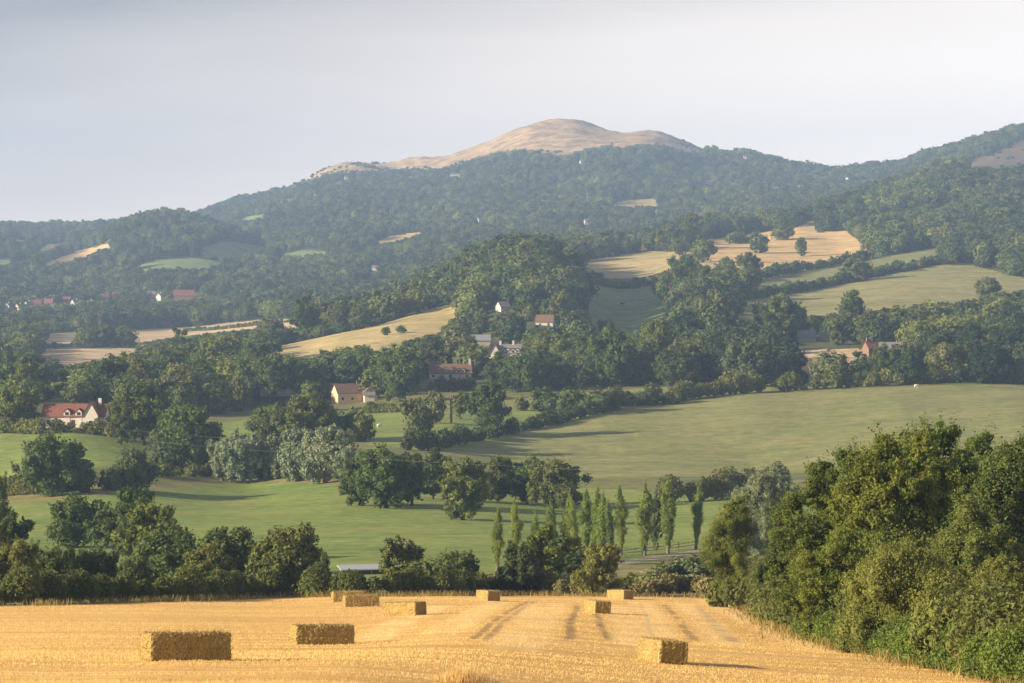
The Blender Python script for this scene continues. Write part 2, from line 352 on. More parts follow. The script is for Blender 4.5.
def classify(u, v, d, jit=0.0):
    """index into FIELDS, -1 = woodland ground, -2 = stubble field, -3 = verge behind the right-hand hedge"""
    cl = np.full(np.shape(u), -1)
    uu = u + jit; vv = v + .35 * jit
    for i, (nm, mt, poly, d0, d1) in enumerate(FIELDS):
        k = (d > d0) & (d < d1)
        if poly is None: k &= vv < np.interp(uu, TREE_U, TREE_V) 
        else: k &= inpoly(uu, vv, poly)
        cl[k] = i
    near = d < 318
    ev = np.interp(u, EDGE_U, EDGE_V)
    cl[near] = -3
    cl[near & ((v > ev) | (d < 60))] = -2
    return cl
FIELD_TOP = [f[0] for f in FIELDS].index('hilltop')
NXC, NYR = 820, 1100
gx = np.linspace(-.27, .27, NXC); gl = np.linspace(math.log(15), math.log(6660), NYR)
GY = np.exp(gl)[:, None] - Y0 + 0 * gx[None]; GX = gx[None] * (GY + Y0)
GZ = ground(GX, GY)
FU, FV = project(.25 * (GX[1:, 1:] + GX[:-1, 1:] + GX[1:, :-1] + GX[:-1, :-1]), .25 * (GY[1:, 1:] + GY[:-1, 1:] + GY[1:, :-1] + GY[:-1, :-1]), .25 * (GZ[1:, 1:] + GZ[:-1, 1:] + GZ[1:, :-1] + GZ[:-1, :-1]))
FD = GY[1:, 1:]; FXc = GX[1:, 1:]
JIT = 3.0 * fbm(FXc / np.maximum(FD, 1) * 160, np.log(np.maximum(FD, 1)) * 40, 3)
CLS = classify(FU, FV, FD, JIT)
idx = np.arange(NYR * NXC).reshape(NYR, NXC)
QUADS = np.stack([idx[:-1, :-1], idx[:-1, 1:], idx[1:, 1:], idx[1:, :-1]], -1)
ALLV = np.stack([GX, GY, GZ], -1).reshape(-1, 3)
def submesh(name, mask, mat, attrs=None):
    q = QUADS[mask]; vs, inv = np.unique(q, return_inverse=True)
    me = mesh_np(name, ALLV[vs], [inv.reshape(-1, 4)], mat, None, True)
    for k, fn in (attrs or {}).items():
        a = me.attributes.new(k, 'FLOAT', 'POINT'); a.data.foreach_set('value', fn(ALLV[vs]).astype(np.float32))
    return tag(link(name, me), kind='structure')
submesh('ground', (CLS == -1) & (FD > 300), M['wood_floor'])
submesh('verge', CLS == -3, M['rough'])
def polydist(p, line):
    d = np.full(len(p), 1e9)
    for (x1, y1), (x2, y2) in zip(line[:-1], line[1:]):
        ax, ay = x2 - x1, y2 - y1; t = np.clip(((p[:, 0] - x1) * ax + (p[:, 1] - y1) * ay) / (ax * ax + ay * ay), 0, 1)
        d = np.minimum(d, np.hypot(p[:, 0] - x1 - t * ax, p[:, 1] - y1 - t * ay))
    return d
TRACKS = [[(578, 606), (571, 622), (569, 640)], [(592, 606), (600, 622), (607, 640)], [(664, 605), (676, 616), (686, 630), (694, 641)], [(697, 607), (708, 618), (720, 630), (734, 643)],
          [(530, 601), (508, 612), (488, 626), (470, 641)], [(724, 608), (748, 620), (775, 634)], [(536, 601), (518, 612), (500, 626), (484, 641)], [(640, 603), (646, 616), (652, 636)], [(744, 608), (790, 628), (840, 650)]]
TRACKS = [[hit(u, v, 40, 330)[:2] for u, v in t] for t in TRACKS]
CHAFF = [[(556, 603), (540, 620), (524, 644)], [(618, 606), (628, 624), (636, 645)], [(684, 604), (705, 622), (728, 644)], [(500, 602), (470, 616), (440, 634)], [(640, 602), (652, 616), (660, 634), (664, 655)], [(540, 604), (528, 622), (512, 650)], [(440, 606), (400, 622), (370, 640)], [(705, 600), (760, 625), (820, 652)]]
CHAFF = [[hit(u, v, 40, 330)[:2] for u, v in t] for t in CHAFF]
def trackf(p):
    r = np.zeros(len(p))
    for t, w in zip(TRACKS, (.24, .22, .24, .36, .20, .22, .20, .14, .18)): r = np.maximum(r, np.clip(1.5 - polydist(p[:, :2] + np.stack([.35 * fbm(p[:, 1] / 9, p[:, 0] / 40, 2), 0 * p[:, 0]], 1), t) / w, 0, 1) * .95)
    return r * np.clip(.35 + 3.2 * (fbm(p[:, 0] / 1.1, p[:, 1] / 5, 3) + .16), 0, 1)
def chafff(p):
    r = np.zeros(len(p))
    for t in CHAFF: r = np.maximum(r, np.clip(1.2 - polydist(p, t) / 1.2, 0, .65))
    return r * np.clip(.4 + 2.5 * (fbm(p[:, 0] / 1.2, p[:, 1] / 5, 3) + .2), 0, 1)
submesh('stubble_field', CLS == -2, M['stubble'], {'track': trackf, 'chaff': chafff})
for i, (nm, mt, poly, d0, d1) in enumerate(FIELDS):
    if (CLS == i).any(): submesh(nm, CLS == i, M[mt])

# ------------------------------------------------------------------ tree crowns
ICO_V, ICO_F = None, None
def ico():
    global ICO_V, ICO_F
    if ICO_V is None:
        import bmesh
        bm = bmesh.new(); bmesh.ops.create_icosphere(bm, subdivisions=2, radius=1)
        ICO_V = np.array([v.co[:] for v in bm.verts]); ICO_F = np.array([[v.index for v in f.verts] for f in bm.faces]); bm.free()
    return ICO_V, ICO_F
def leaves(pos, nrm, size, g, asp=1.5):
    n = len(pos)
    nrm = nrm / (np.linalg.norm(nrm, axis=1, keepdims=True) + 1e-9)
    r = g.normal(size=(n, 3)); t = np.cross(nrm, r); t /= np.linalg.norm(t, axis=1, keepdims=True) + 1e-9
    b = np.cross(nrm, t); s = (size * (.6 + .8 * g.random(n)))[:, None]
    up = nrm * s * .18
    v = np.stack([pos - t * s * .5 * asp, pos - b * s * .42 + up, pos + t * s * .5 * asp, pos + b * s * .42 + up], 1).reshape(-1, 3)
    return v, np.arange(n * 4).reshape(n, 4)
def crown_mesh(name, kind, nleaf, lsize, mat, seed, ratio=1.0, core=True):
    g = np.random.default_rng(seed)
    L = []
    if kind in ('oak', 'willow', 'bush', 'ash', 'tall'):
        zc, zr = {'oak': (.49, .44), 'willow': (.48, .44), 'bush': (.42, .44), 'ash': (.46, .45), 'tall': (.50, .44)}[kind]
        rr = {'oak': .36, 'willow': .36, 'bush': .38, 'ash': .41, 'tall': .33}[kind]
        lean = g.normal(0, .04, 2)
        nb, ns, sub = ((30, 10, .080) if nleaf > 10000 else (20, 6, .108) if nleaf > 2000 else (14, 3, .125))
        if kind == 'ash': nb = int(nb * 1.25); sub *= .92
        B = []; k = 0
        while len(B) < nb and k < 4000:
            k += 1
            p = g.uniform(-1, 1, 3); q = np.linalg.norm(p)
            if q > 1 or q < .5: continue
            if kind in ('oak', 'bush', 'willow', 'ash'): p *= g.uniform(.70 if kind == 'ash' else .74, 1.0) / q
            if kind == 'tall' and abs(p[2]) > .2: p[:2] *= 1 - .45 * abs(p[2])
            if kind in ('oak', 'ash') and p[2] < -.6 and g.random() < .4: continue
            if any(np.linalg.norm(p - b) < (.26 if nb > 25 else .30) for b in B): continue
            B.append(p)
        for p in B:
            br = sub * g.uniform(.75, 1.35)
            for _ in range(ns):
                o = g.normal(0, 1, 3); o *= br / (np.linalg.norm(o) + .3) * g.uniform(.5, 1.9)
                c = np.array((p[0] * rr + lean[0] * (p[2] + 1), p[1] * rr + lean[1] * (p[2] + 1), zc + p[2] * zr)) + o
                lr = br * g.uniform(.38, .95); st = 1.0
                if kind == 'willow': st = g.uniform(1.3, 1.9); lr *= .8
                elif kind == 'ash': st = g.uniform(.65, 1.0)
                c[2] = max(c[2], lr * .6 + (.0 if kind in ('bush', 'ash') else .05))
                L.append((c, lr, st))
        L.append((np.array((0, 0, zc)), .22 if kind == 'ash' else .37 if nleaf < 2000 else .32, 1.25))
    elif kind == 'poplar':
        for i in range(30):
            t = i / 29; z = .10 + .86 * t
            env = .50 * min(1, .38 + 1.7 * t) * (1 - max(0, t - .62) / .42) ** .6 * g.uniform(.8, 1.12)
            a = g.uniform(0, 6.28); o = env * g.uniform(.1, .6)
            L.append((np.array((o * math.cos(a), o * math.sin(a), z)), max(.07, env * g.uniform(.5, .8)), .0))
    zs = np.array([l[0] for l in L]); lr = np.array([l[1] for l in L]); st = np.array([l[2] for l in L])
    if kind == 'poplar': sc = np.stack([lr, lr, np.full(len(L), .075)], 1)
    else: sc = np.stack([lr, lr, lr * st], 1)
    zs[:, :2] *= ratio; q_ = max(ratio, .5 if kind != 'poplar' else ratio); sc = sc * np.array((ratio, ratio, q_ if kind != 'poplar' else 1.0)); lsize = lsize * ratio ** .6
    ltint = g.random(len(L))
    w = (lr ** 2); w = w / w.sum()
    m = int(nleaf * 2.6); k = g.choice(len(L), m, p=w)
    d = g.normal(size=(m, 3)); d[:, 2] += .25; d /= np.linalg.norm(d, axis=1, keepdims=True)
    rad = .72 + .50 * g.random(m) ** 1.6
    pos = zs[k] + sc[k] * d * rad[:, None]
    inside = np.zeros(m, bool)
    for j in range(len(L)):
        q = ((pos - zs[j]) / sc[j]); inside |= ((q ** 2).sum(1) < .45) & (k != j)
    keep = ~inside & (pos[:, 2] > .015)
    pos, d, k = pos[keep][:nleaf], d[keep][:nleaf], k[keep][:nleaf]
    nr = d + (.30 if nleaf < 2000 else .42 if nleaf < 10000 else .6) * g.normal(size=d.shape)
    if nleaf > 2000:      # sprigs standing out of the crown
        nsp = nleaf // 45; q = g.choice(len(pos), nsp); per = 9
        dirs = d[q] * .9 + np.array((0, 0, .7)) + .35 * g.normal(size=(nsp, 3)); dirs /= np.linalg.norm(dirs, axis=1, keepdims=True)
        ln = g.uniform(.03, .085, nsp)
        tt_ = np.linspace(.1, 1, per)
        sp = pos[q][:, None] + dirs[:, None] * (ln[:, None] * tt_)[..., None] + g.normal(0, .007, (nsp, per, 3))
        pos = np.r_[pos, sp.reshape(-1, 3)]; k = np.r_[k, np.repeat(k[q], per)]
        nr = np.r_[nr, np.repeat(d[q], per, 0) + .6 * g.normal(size=(nsp * per, 3))]
    v, f = leaves(pos, nr, lsize, g)
    tint = np.repeat(np.clip((.55 * ltint[k] + .45 * g.random(len(k))) if nleaf > 2000 else (.25 + .28 * ltint[k] + .22 * g.random(len(k))), 0, 1), 4)
    faces = [f]; vv = [v]; tt = [tint]
    if core:
        iv, if_ = ico(); tris = []
        base = len(v)
        for j in range(len(L)):
            jit = 1 + .16 * g.normal(size=(len(iv), 1))
            p = zs[j] + iv * sc[j] * .68 * jit; p[:, 2] = np.maximum(p[:, 2], .02)
            vv.append(p); tris.append(if_ + base); base += len(iv); tt.append(np.full(len(iv), .5 * ltint[j] + .25))
        faces.append(np.concatenate(tris))
    vv = np.concatenate(vv)      # bring the crown back to its nominal height and width
    rx = np.percentile(np.hypot(vv[:, 0], vv[:, 1]), 96.5)
    vv = vv * np.array((.5 * ratio / rx, .5 * ratio / rx, 1 / np.percentile(vv[:, 2], 99.2)))
    return mesh_np(name, vv, faces, mat, np.concatenate(tt), False)
def trunk_mesh(name, kind, mat, seed):
    g = random.Random(seed); m = MB()
    top = {'oak': .55, 'willow': .45, 'bush': .35, 'ash': .5, 'tall': .6, 'poplar': .8}[kind]
    r = {'poplar': .05, 'bush': .03}.get(kind, .038)
    m.tube([(0, 0, -.03), (.004, 0, .05), (g.uniform(-.02, .02), g.uniform(-.02, .02), top * .5), (g.uniform(-.03, .03), g.uniform(-.03, .03), top)], [r * 1.3, r, r * .75, r * .35], 7)
    if kind != 'poplar':
        for i in range(6):
            a = g.uniform(0, 6.28); z0 = top * g.uniform(.35, .7); l = g.uniform(.2, .33)
            m.tube([(0, 0, z0), (.5 * l * math.cos(a), .5 * l * math.sin(a), z0 + .12), (l * math.cos(a), l * math.sin(a), z0 + g.uniform(.15, .3))], [r * .45, r * .3, r * .1], 5)
    return m.mesh(name, mat, True)
# prototypes: (crown, trunk) per kind, detail level and variant
LOD = {'near': (60000, .0125), 'mid': (5200, .037), 'far': (900, .080), 'wood': (330, .125)}
PROTO = {}
KIND = {  # tree kind -> crown shape, leaf material, bark
    'oak': ('oak', 'oak', 'bark'), 'bush': ('bush', 'bush', 'bark'), 'willow': ('willow', 'willow', 'bark_pale'), 'poplar': ('poplar', 'poplar', 'bark_pale'),
    'ash': ('ash', 'ash', 'bark'), 'olive': ('willow', 'olive', 'bark'), 'tall': ('tall', 'oak', 'bark'), 'green': ('oak', 'ash', 'bark'), 'rusty': ('tall', 'ash', 'bark'), 'copper': ('oak', 'copper', 'bark'), 'yellow': ('bush', 'sallow', 'bark'), 'wood': ('oak', 'wood', 'bark'),
    'woodtall': ('tall', 'wood', 'bark')}
RATIOS = np.array((.20, .26, .36, .5, .65, .8, 1.0, 1.25, 1.55))
def proto(kind, lod, var, ratio=1.0):
    key = (kind, lod, var, ratio)
    if key not in PROTO:
        sh, lm, bk = KIND[kind]; nl, ls = LOD[lod]; sd = sum(map(ord, kind + lod)) * 31 + var * 977
        PROTO[key] = (crown_mesh('crown', sh, nl, ls, M[lm], sd, ratio), trunk_mesh('trunk', sh, M[bk], sd + 1))
    return PROTO[key]
TREES = []   # every individually built plant, for labels
NAME = {'rusty': 'ash_tree', 'green': 'broadleaf_tree', 'oak': 'oak_tree', 'bush': 'bush', 'willow': 'willow_tree', 'poplar': 'poplar_tree', 'ash': 'ash_tree', 'olive': 'willow_tree', 'tall': 'broadleaf_tree', 'copper': 'copper_beech_tree', 'yellow': 'bush', 'wood': 'broadleaf_tree', 'woodtall': 'broadleaf_tree'}
def tree(kind, x, y, z, h, w, lod=None, where=None, label=None, var=None):
    px = h * F / y
    lod = lod or ('near' if px > 84 else 'mid' if px > 34 else 'far')
    rq = float(RATIOS[np.argmin(np.abs(np.log(RATIOS * h / w)))]); cr, tr = proto(kind, lod, random.randrange({'near': 3, 'mid': 4, 'far': 4}[lod]) if var is None else var, rq)
    bush = kind in ('bush', 'yellow')
    o = empty('bush' if bush else NAME[kind], (x, y, z - .1), random.uniform(0, 6.28)); o.scale = (w / rq, w / rq, h)
    o.rotation_euler.x, o.rotation_euler.y = random.gauss(0, .035), random.gauss(0, .035)
    c = link('crown', cr, o); t = link('trunk', tr, o); t.scale = (max(rq, .45), max(rq, .45), 1)
    u, v = project(x, y, z)
    TREES.append(dict(o=o, u=float(u), v=float(v), px=px, wpx=w * F / y, kind=kind, where=where, label=label, d=y, h=h, w=w))
    return o
def tree_px(kind, u, vtop, wpx, vbase=None, d=None, where=None, label=None, var=None, dmin=318):
    """a tree whose foot stands on the ground at that bearing, as tall as the picture shows it"""
    if d is None: x, y, z = hit(u, vbase, dmin, 6000)
    else: x, y, z = at(u, d)
    zt = unproject(u, vtop, y)[2]
    return tree(kind, x, y, z, max(1.2, (zt - z) * 1.02), wpx * y / F * 1.02, None, where, label, var)
# ------------------------------------------------------------------ lobed foliage along lines (hedges, undergrowth)
def lobes_mesh(name, C, S, nleaf, lsize, mat, seed, core=True, zmin=None):
    g = np.random.default_rng(seed); C = np.asarray(C, float); S = np.asarray(S, float)
    ar = S[:, 0] * S[:, 2]; m = int(nleaf * 1.5); k = g.choice(len(C), m, p=ar / ar.sum())
    d = g.normal(size=(m, 3)); d[:, 2] = np.abs(d[:, 2]) * 1.1 - .25; d /= np.linalg.norm(d, axis=1, keepdims=True)
    pos = C[k] + S[k] * d * (.78 + .4 * g.random(m) ** 1.5)[:, None]
    pos, d, k = pos[:nleaf], d[:nleaf], k[:nleaf]
    v, f = leaves(pos, d + .8 * g.normal(size=d.shape), lsize, g)
    lt = g.random(len(C)); tint = np.repeat(np.clip(.5 * lt[k] + .5 * g.random(len(k)), 0, 1), 4)
    vv, ff, tt = [v], [f], [tint]
    if core:
        iv, if_ = ico(); base = len(v); T = []
        for j in range(len(C)):
            vv.append(C[j] + iv * S[j] * .70 * (1 + .12 * g.normal(size=(len(iv), 1)))); T.append(if_ + base); base += len(iv); tt.append(np.full(len(iv), .25 + .5 * lt[j]))
        ff.append(np.concatenate(T))
    return mesh_np(name, np.concatenate(vv), ff, mat, np.concatenate(tt), False)
HN = [0]
def walk(pts, step):
    pts = np.asarray(pts, float); seg = np.hypot(*np.diff(pts, axis=0).T); cum = np.r_[0, np.cumsum(seg)]
    s = np.arange(0, cum[-1], step); return np.stack([np.interp(s, cum, pts[:, 0]), np.interp(s, cum, pts[:, 1])], 1)
def hedge(name, label, cat, pts, h, w, mat, d0=318, d1=6000, world=None, gap=0.0, var=.3, dens=1.0, group=None, lift=0):
    HN[0] += 1; g = np.random.default_rng(500 + HN[0])
    wp = world or [hit(u, v, d0, d1)[:2] for u, v in pts]
    p = walk(wp, h * .55); p = p[g.random(len(p)) >= gap]
    p = p + g.normal(0, w * .22, p.shape); hh = h * (1 + var * g.normal(size=len(p))).clip(.45, 1.7)
    z = ground(p[:, 0], p[:, 1]); o = np.array((p[0, 0], p[0, 1], z[0]))
    C = np.stack([p[:, 0], p[:, 1], z + hh * .42 + lift], 1) - o
    S = np.stack([np.maximum(w * .5, hh * .45) * g.uniform(.8, 1.2, len(p)), np.maximum(w * .5, hh * .45) * g.uniform(.8, 1.2, len(p)), hh * .58], 1)
    dist = float(p[:, 1].mean()); ls = max(.09, 2.3 * dist / F)
    n = int(min(110000, dens * len(p) * 5 * (h * max(w, h)) / ls ** 2))
    ob = link(name, lobes_mesh(name, C, S, max(n, 40), ls, mat, 900 + HN[0]), None, tuple(o))
    return tag(ob, label, cat, group or ('hedges between the fields' if cat == 'hedge' else None))

# near field hedge, weeds and right-hand undergrowth
def edge_pts(u0, u1, dv, step=30):
    return [hit(u, float(np.interp(u, EDGE_U, EDGE_V)) + dv, 40, 330)[:2] for u in np.arange(u0, u1 + 1, step)]
hedge('hedge', 'long low bramble hedge along the far edge of the stubble field', 'hedge', None, 1.9, 1.6, M['bush'], world=edge_pts(-60, 500, -1.2), dens=1.5)
hedge('weed_strip', 'strip of pale green weeds at the field edge behind the far right bales', 'weeds', None, 1.7, 1.4, M['verge'], world=edge_pts(495, 735, -1.5), dens=1.3)
hedge('undergrowth', 'tangled green undergrowth at the foot of the big yellow-green trees', 'undergrowth', None, 2.3, 3.0, M['bush'], world=edge_pts(738, 1120, -9, 18), dens=1.6, var=.35)
hedge('bramble_bank', 'low bright green brambles spilling onto the stubble at lower right', 'brambles', None, 1.3, 1.6, M['ash'], world=edge_pts(800, 1120, -2.5, 18), dens=1.5, var=.4)
# hedges in the middle distance
hedge('hedge', 'bushy hedge climbing the left edge of the big olive pasture', 'hedge', [(405, 456), (432, 450), (520, 431), (600, 413), (640, 404)], 3.0, 2.2, M['bush'], 760, 1010, gap=.12, var=.45)
hedge('hedge', 'thick dark hedge between the big olive pasture and the wood above', 'hedge', [(640, 404), (700, 398), (770, 391.5), (900, 385.5), (1024, 383.5), (1120, 383.5)], 4.8, 3.2, M['bush'], 880, 1100, gap=.08, var=.35)
hedge('hedge', 'tall brownish hedge at the foot of the olive pasture behind the poplars', 'hedge', [(668, 503), (700, 501), (750, 495), (780, 490)], 5.2, 3, M['bush'], 600, 760, var=.2)
hedge('hedge', 'dark hedge across the top of the small green field', 'hedge', [(588, 281), (655, 283), (670, 284)], 4.5, 3, M['oak'], 1600, 2100, var=.12)
hedge('hedge', 'dark hedge between the two pale slope fields, round tree in it', 'hedge', [(735, 301), (770, 296), (800, 291), (870, 277), (940, 263)], 4.2, 3.2, M['oak'], 1500, 1900, gap=.08, var=.3)
hedge('hedge', 'dark hedge below the golden slope field', 'hedge', [(752, 281), (800, 271), (872, 258)], 5, 3.6, M['oak'], 1700, 2200, gap=.08, var=.3)
hedge('hedge', 'thin hedge below the dark hillside wood at right', 'hedge', [(880, 256), (942, 246)], 3, 3, M['oak'], 1800, 2300, gap=.25, var=.3)
hedge('hedge', 'dark low hedge inside the golden slope field', 'hedge', [(730, 244), (748, 242)], 7, 6, M['oak'], 1900, 2500, var=.3)
hedge('hedge', 'dark hedge between the two pale cut fields at left', 'hedge', [(40, 348), (140, 346.5), (200, 338), (262, 331)], 2.0, 1.8, M['oak'], 1500, 2250, var=.2)
hedge('hedge', 'thin hedge across the pale cut fields beside the tall dark tree', 'hedge', [(185, 331), (262, 325), (300, 322)], 1.8, 1.8, M['oak'], 1700, 2350, gap=.15, var=.3)
hedge('hedge', 'low hedge along the crest of the sunlit hillside field', 'hedge', [(262, 349), (350, 331), (400, 318)], 2.6, 2.2, M['oak'], 1230, 1600, gap=.1, var=.3)
hedge('hedge', 'clipped dark hedge in front of the long grey-roofed cottage', 'hedge', [(432, 391), (476, 389)], 4.4, 3, M['oak'], 900, 1200, var=.1)
hedge('hedge', 'low hedge below the peach-walled house', 'hedge', [(352, 414), (400, 412), (440, 409)], 2.6, 2, M['bush'], 850, 1100, gap=.2, var=.3)
hedge('hedge', 'garden hedge in front of the white farmhouse with red roofs', 'hedge', [(-20, 436), (40, 434), (100, 435), (125, 440)], 2.8, 2.4, M['bush'], 690, 850, var=.4)
hedge('hedge', 'scrubby hedge under the large round oak at left', 'hedge', [(-20, 497), (20, 495), (50, 494), (96, 490)], 3.0, 3, M['bush'], 600, 760, var=.35)
hedge('hedge', 'dark hedge at the foot of the silver willows', 'hedge', [(150, 477), (215, 476), (250, 478), (360, 481)], 2.0, 2.2, M['bush'], 600, 760, gap=.3, var=.4)

# ------------------------------------------------------------------ trees placed one by one
def T(kind, u, vt, w, vb=None, d=None, label=None, var=None, where=None): return tree_px(kind, u, vt, w, vb, d, where, label, var)
# big cluster at right
T('ash', 872, 442, 146, d=172, label='tallest bushy ash with feathery top, middle of the big clump at right', var=0)
T('ash', 815, 470, 88, d=180, label='ash on the left flank of the big clump beside the silver willow', var=1)
T('ash', 842, 456, 104, d=186, label='ash between the left flank and the tallest of the big clump', var=2)
T('ash', 938, 434, 134, d=184, label='ash whose crown tops the right half of the big clump', var=2)
T('oak', 1014, 440, 130, d=180, label='dark shaded tree cut by the right frame edge in the big clump', var=0)
T('ash', 985, 444, 100, d=192, label='ash behind the dark shaded tree near the right frame edge', var=1)
T('oak', 970, 505, 105, d=156, label='dark low tree in shade between the two pale bushes at right', var=1)
T('ash', 838, 535, 110, d=158, label='dense leafy ash low at the front of the big clump', var=1)
T('yellow', 905, 545, 135, d=141, label='pale yellow-green bush with dead twigs at the front of the clump')
T('yellow', 1004, 560, 76, d=131, label='rounded yellowish bush at the right edge above the brambles')
T('ash', 781, 532, 54, d=196, label='narrow leafy ash at the far left foot of the big clump', var=2)
T('bush', 738, 578, 30, d=247, label='small bush at the foot of the lone rusty ash')
T('bush', 716, 582, 24, d=256, label='low bush left of the foot of the lone rusty ash')
T('rusty', 726, 502, 52, d=255, label='lone upright ash with rusty tints at the right end of the poplar row', var=0)
T('yellow', 940, 600, 70, d=126, label='small light green bush at the stubble edge below the pale bush')
T('bush', 868, 605, 70, d=142, label='dark green bush low at the stubble edge under the big ash')
T('bush', 815, 590, 56, d=172, label='dark leafy bush at the stubble corner under the left ash')
T('willow', 757, 472, 60, d=420, label='silver willow beside the big right clump behind the rusty ash')
T('willow', 784, 480, 50, d=440, label='second silver willow half hidden by the big right clump')
# along the hedge of the stubble field
T('bush', 281, 527, 86, d=292, label='large dark glossy bush at the hedge, left of the low shed')
T('bush', 238, 530, 66, d=305, label='dark bush with brownish top just left of the glossy one')
T('bush', 205, 548, 56, d=300, label='shaded bush in the middle of the left hedge clump')
T('bush', 175, 532, 74, d=325, label='broad bush behind the hedge below the pair of domed trees')
T('bush', 130, 557, 48, d=285, label='upright bush at the hedge behind the nearest bale')
T('bush', 92, 550, 50, d=275, label='leafy bush in the row left of the upright one')
T('bush', 55, 549, 52, d=262, label='grey-green bush behind the hedge at left')
T('bush', 18, 540, 56, d=255, label='tall bush at the left end of the hedge')
T('bush', -14, 520, 50, d=270, label='bush cut by the left frame edge above the hedge')
T('oak', 76, 498, 62, 548, label='dark oak with open foot alone on the meadow at left')
T('oak', 134, 491, 74, d=415, label='taller dark domed tree at the left of a touching pair')
T('oak', 157, 506, 70, d=372, label='lighter domed tree in front of the taller dark dome')
T('oak', -9, 478, 34, d=430, label='dark tree cut by the left frame edge above the meadow')
T('oak', 6, 515, 44, d=345, label='low dark tree at the left edge beside the open-footed oak')
T('olive', 405, 538, 46, d=312, label='round grey-brown bush right of the low shed')
T('bush', 450, 552, 64, d=305, label='wide low bush between the shed and the first poplar')
T('bush', 318, 552, 26, d=330, label='small brown bush between the glossy bush and the shed')
T('bush', 425, 560, 40, d=300, label='small bush tucked beside the grey-brown one')
T('green', 548, 529, 80, d=325, label='broad bright green tree in front of the poplars')
T('bush', 520, 545, 50, d=305, label='leafy green bush at the foot of the broad bright tree')
T('yellow', 600, 545, 52, d=292, label='feathery yellowish bush behind the end-on bale')
T('bush', 580, 552, 44, d=310, label='dark bush between the broad bright tree and the yellowish one')
T('olive', 690, 556, 60, d=330, label='low brownish bush beside the lane below the poplars')
T('olive', 655, 570, 46, d=318, label='low grey scrub bush below the lane fence')
T('olive', 672, 562, 44, d=345, label='scrubby grey bush on the rough bank below the lane, left of the brownish one')
T('bush', 632, 572, 30, d=335, label='small green bush right of the feathery yellowish bush')
# poplars
for u, vt, vb, w, l in ((497, 511, 572, 17, 'slender poplar standing furthest left, apart from the others'), (517, 503, 566, 16, 'slim poplar second from left, against the meadow'),
                        (535, 512, 566, 13, 'short poplar rising left behind the broad bright tree'), (553, 503, 562, 15, 'poplar rising behind the middle of the broad bright tree'), (568, 497, 562, 16, 'poplar behind the right side of the broad bright tree'),
                        (577, 499, 563, 13, 'narrow poplar squeezed behind the right edge of the broad bright tree'), (594, 489, 556, 13, 'narrow poplar between the dark bush and the yellowish bush'), (611, 502, 560, 12, 'short poplar between the yellowish bush and the tall one'),
                        (586, 492, 560, 17, 'poplar rising directly behind the dark bush'), (602, 496, 558, 18, 'poplar rising behind the feathery yellowish bush'), (621, 488, 556, 17, 'tall poplar just right of the yellowish bush'),
                        (645, 485, 556, 18, 'tall full poplar, second of the three at the lane fence'), (668, 481, 554, 18, 'tallest poplar, beside the lane fence at its middle'), (696, 486, 550, 14, 'thin poplar at the right end of the row by the rusty ash')):
    T('poplar', u, vt, w * random.uniform(.85, 1.02), vb, label=l)
T('olive', 655, 492, 16, 552, label='loose pale slender tree between two tall poplars')
# meadow oaks
T('oak', 386, 449, 64, 508, label='broad dark oak standing on the meadow right of the silver willows')
T('oak', 362, 455, 46, 506, label='dark oak touching the silver willows on their right')
T('oak', 412, 455, 44, 506, label='dark oak in the middle of the meadow group')
T('oak', 463, 460, 54, 520, label='round dark oak with a clear trunk, foremost on the meadow')
T('tall', 433, 450, 34, 500, label='narrower tree behind the foremost meadow oak')
T('oak', 498, 458, 38, 502, label='dark tree right of the foremost meadow oak')
T('oak', 527, 458, 44, 504, label='leafy oak in the middle of the right meadow trio')
T('oak', 556, 462, 62, 508, label='wide rounded oak at the right end of the meadow oaks')
for u in (490, 420, 447):
    pass
# silver willows
T('willow', 222, 441, 34, 482, label='small silver willow at the far left end of the clump')
T('willow', 241, 434, 52, 483, label='rounded silver willow right of the small leftmost one')
T('willow', 272, 436, 34, 480, label='silver willow between the rounded one and the tallest')
T('willow', 296, 431, 46, 482, label='greener silver willow in the middle of the clump')
T('willow', 325, 429, 56, 483, label='tallest and palest silver willow of the clump')
T('willow', 350, 447, 30, 485, label='slim silver willow at the right end of the clump')
T('olive', 131, 450, 46, 491, label='grey-green willow alone on the rough grass bank at left')
T('olive', 112, 468, 30, 491, label='small pale shrub tree beside the lone grey-green willow')
# left middle distance
T('oak', 54, 437, 72, 496, label='very large round dark oak at left below the red-roofed farmhouse')
T('oak', 88, 468, 24, 493, label='small dark tree touching the very large oak')
T('oak', 187, 408, 70, 467, label='big dark oak right of the farmhouse, behind the lone grey willow')
T('oak', 143, 386, 62, 446, label='tall dark tree directly right of the red-roofed farmhouse')
T('oak', 121, 400, 28, 446, label='dark tree close against the end of the farmhouse')
T('oak', 168, 440, 40, 472, label='dark bushy tree under the big dark oak')
T('oak', 304, 397, 62, 443, label='broad dark tree behind the silver willows')
T('oak', 268, 408, 44, 444, label='dark tree left of the broad one behind the willows')
T('oak', 336, 412, 34, 440, label='small dark tree right behind the tallest silver willow')
T('bush', 364, 412, 26, 442, label='single round bush on the bright green farm meadow')
T('olive', 418, 402, 36, 446, label='round leafy tree at the hedge below the peach house')
T('tall', 487, 384, 42, 434, label='open airy tree on the pasture hedge beneath the cottage')
T('olive', 436, 393, 22, 424, label='grey tree beside the bare dead trunk')
T('oak', 460, 392, 20, 420, label='small tree just right of the bare dead trunk')
T('bush', 521, 396, 18, 411, label='small isolated bush in the strip left of the hedge bushes')
T('bush', 545, 388, 36, 412, label='rounded bush at the left end of the hedge row above the pasture')
T('bush', 572, 388, 36, 413, label='bush with pale top in the hedge row above the pasture')
T('bush', 596, 389, 34, 412, label='dark rounded bush third along the hedge row')
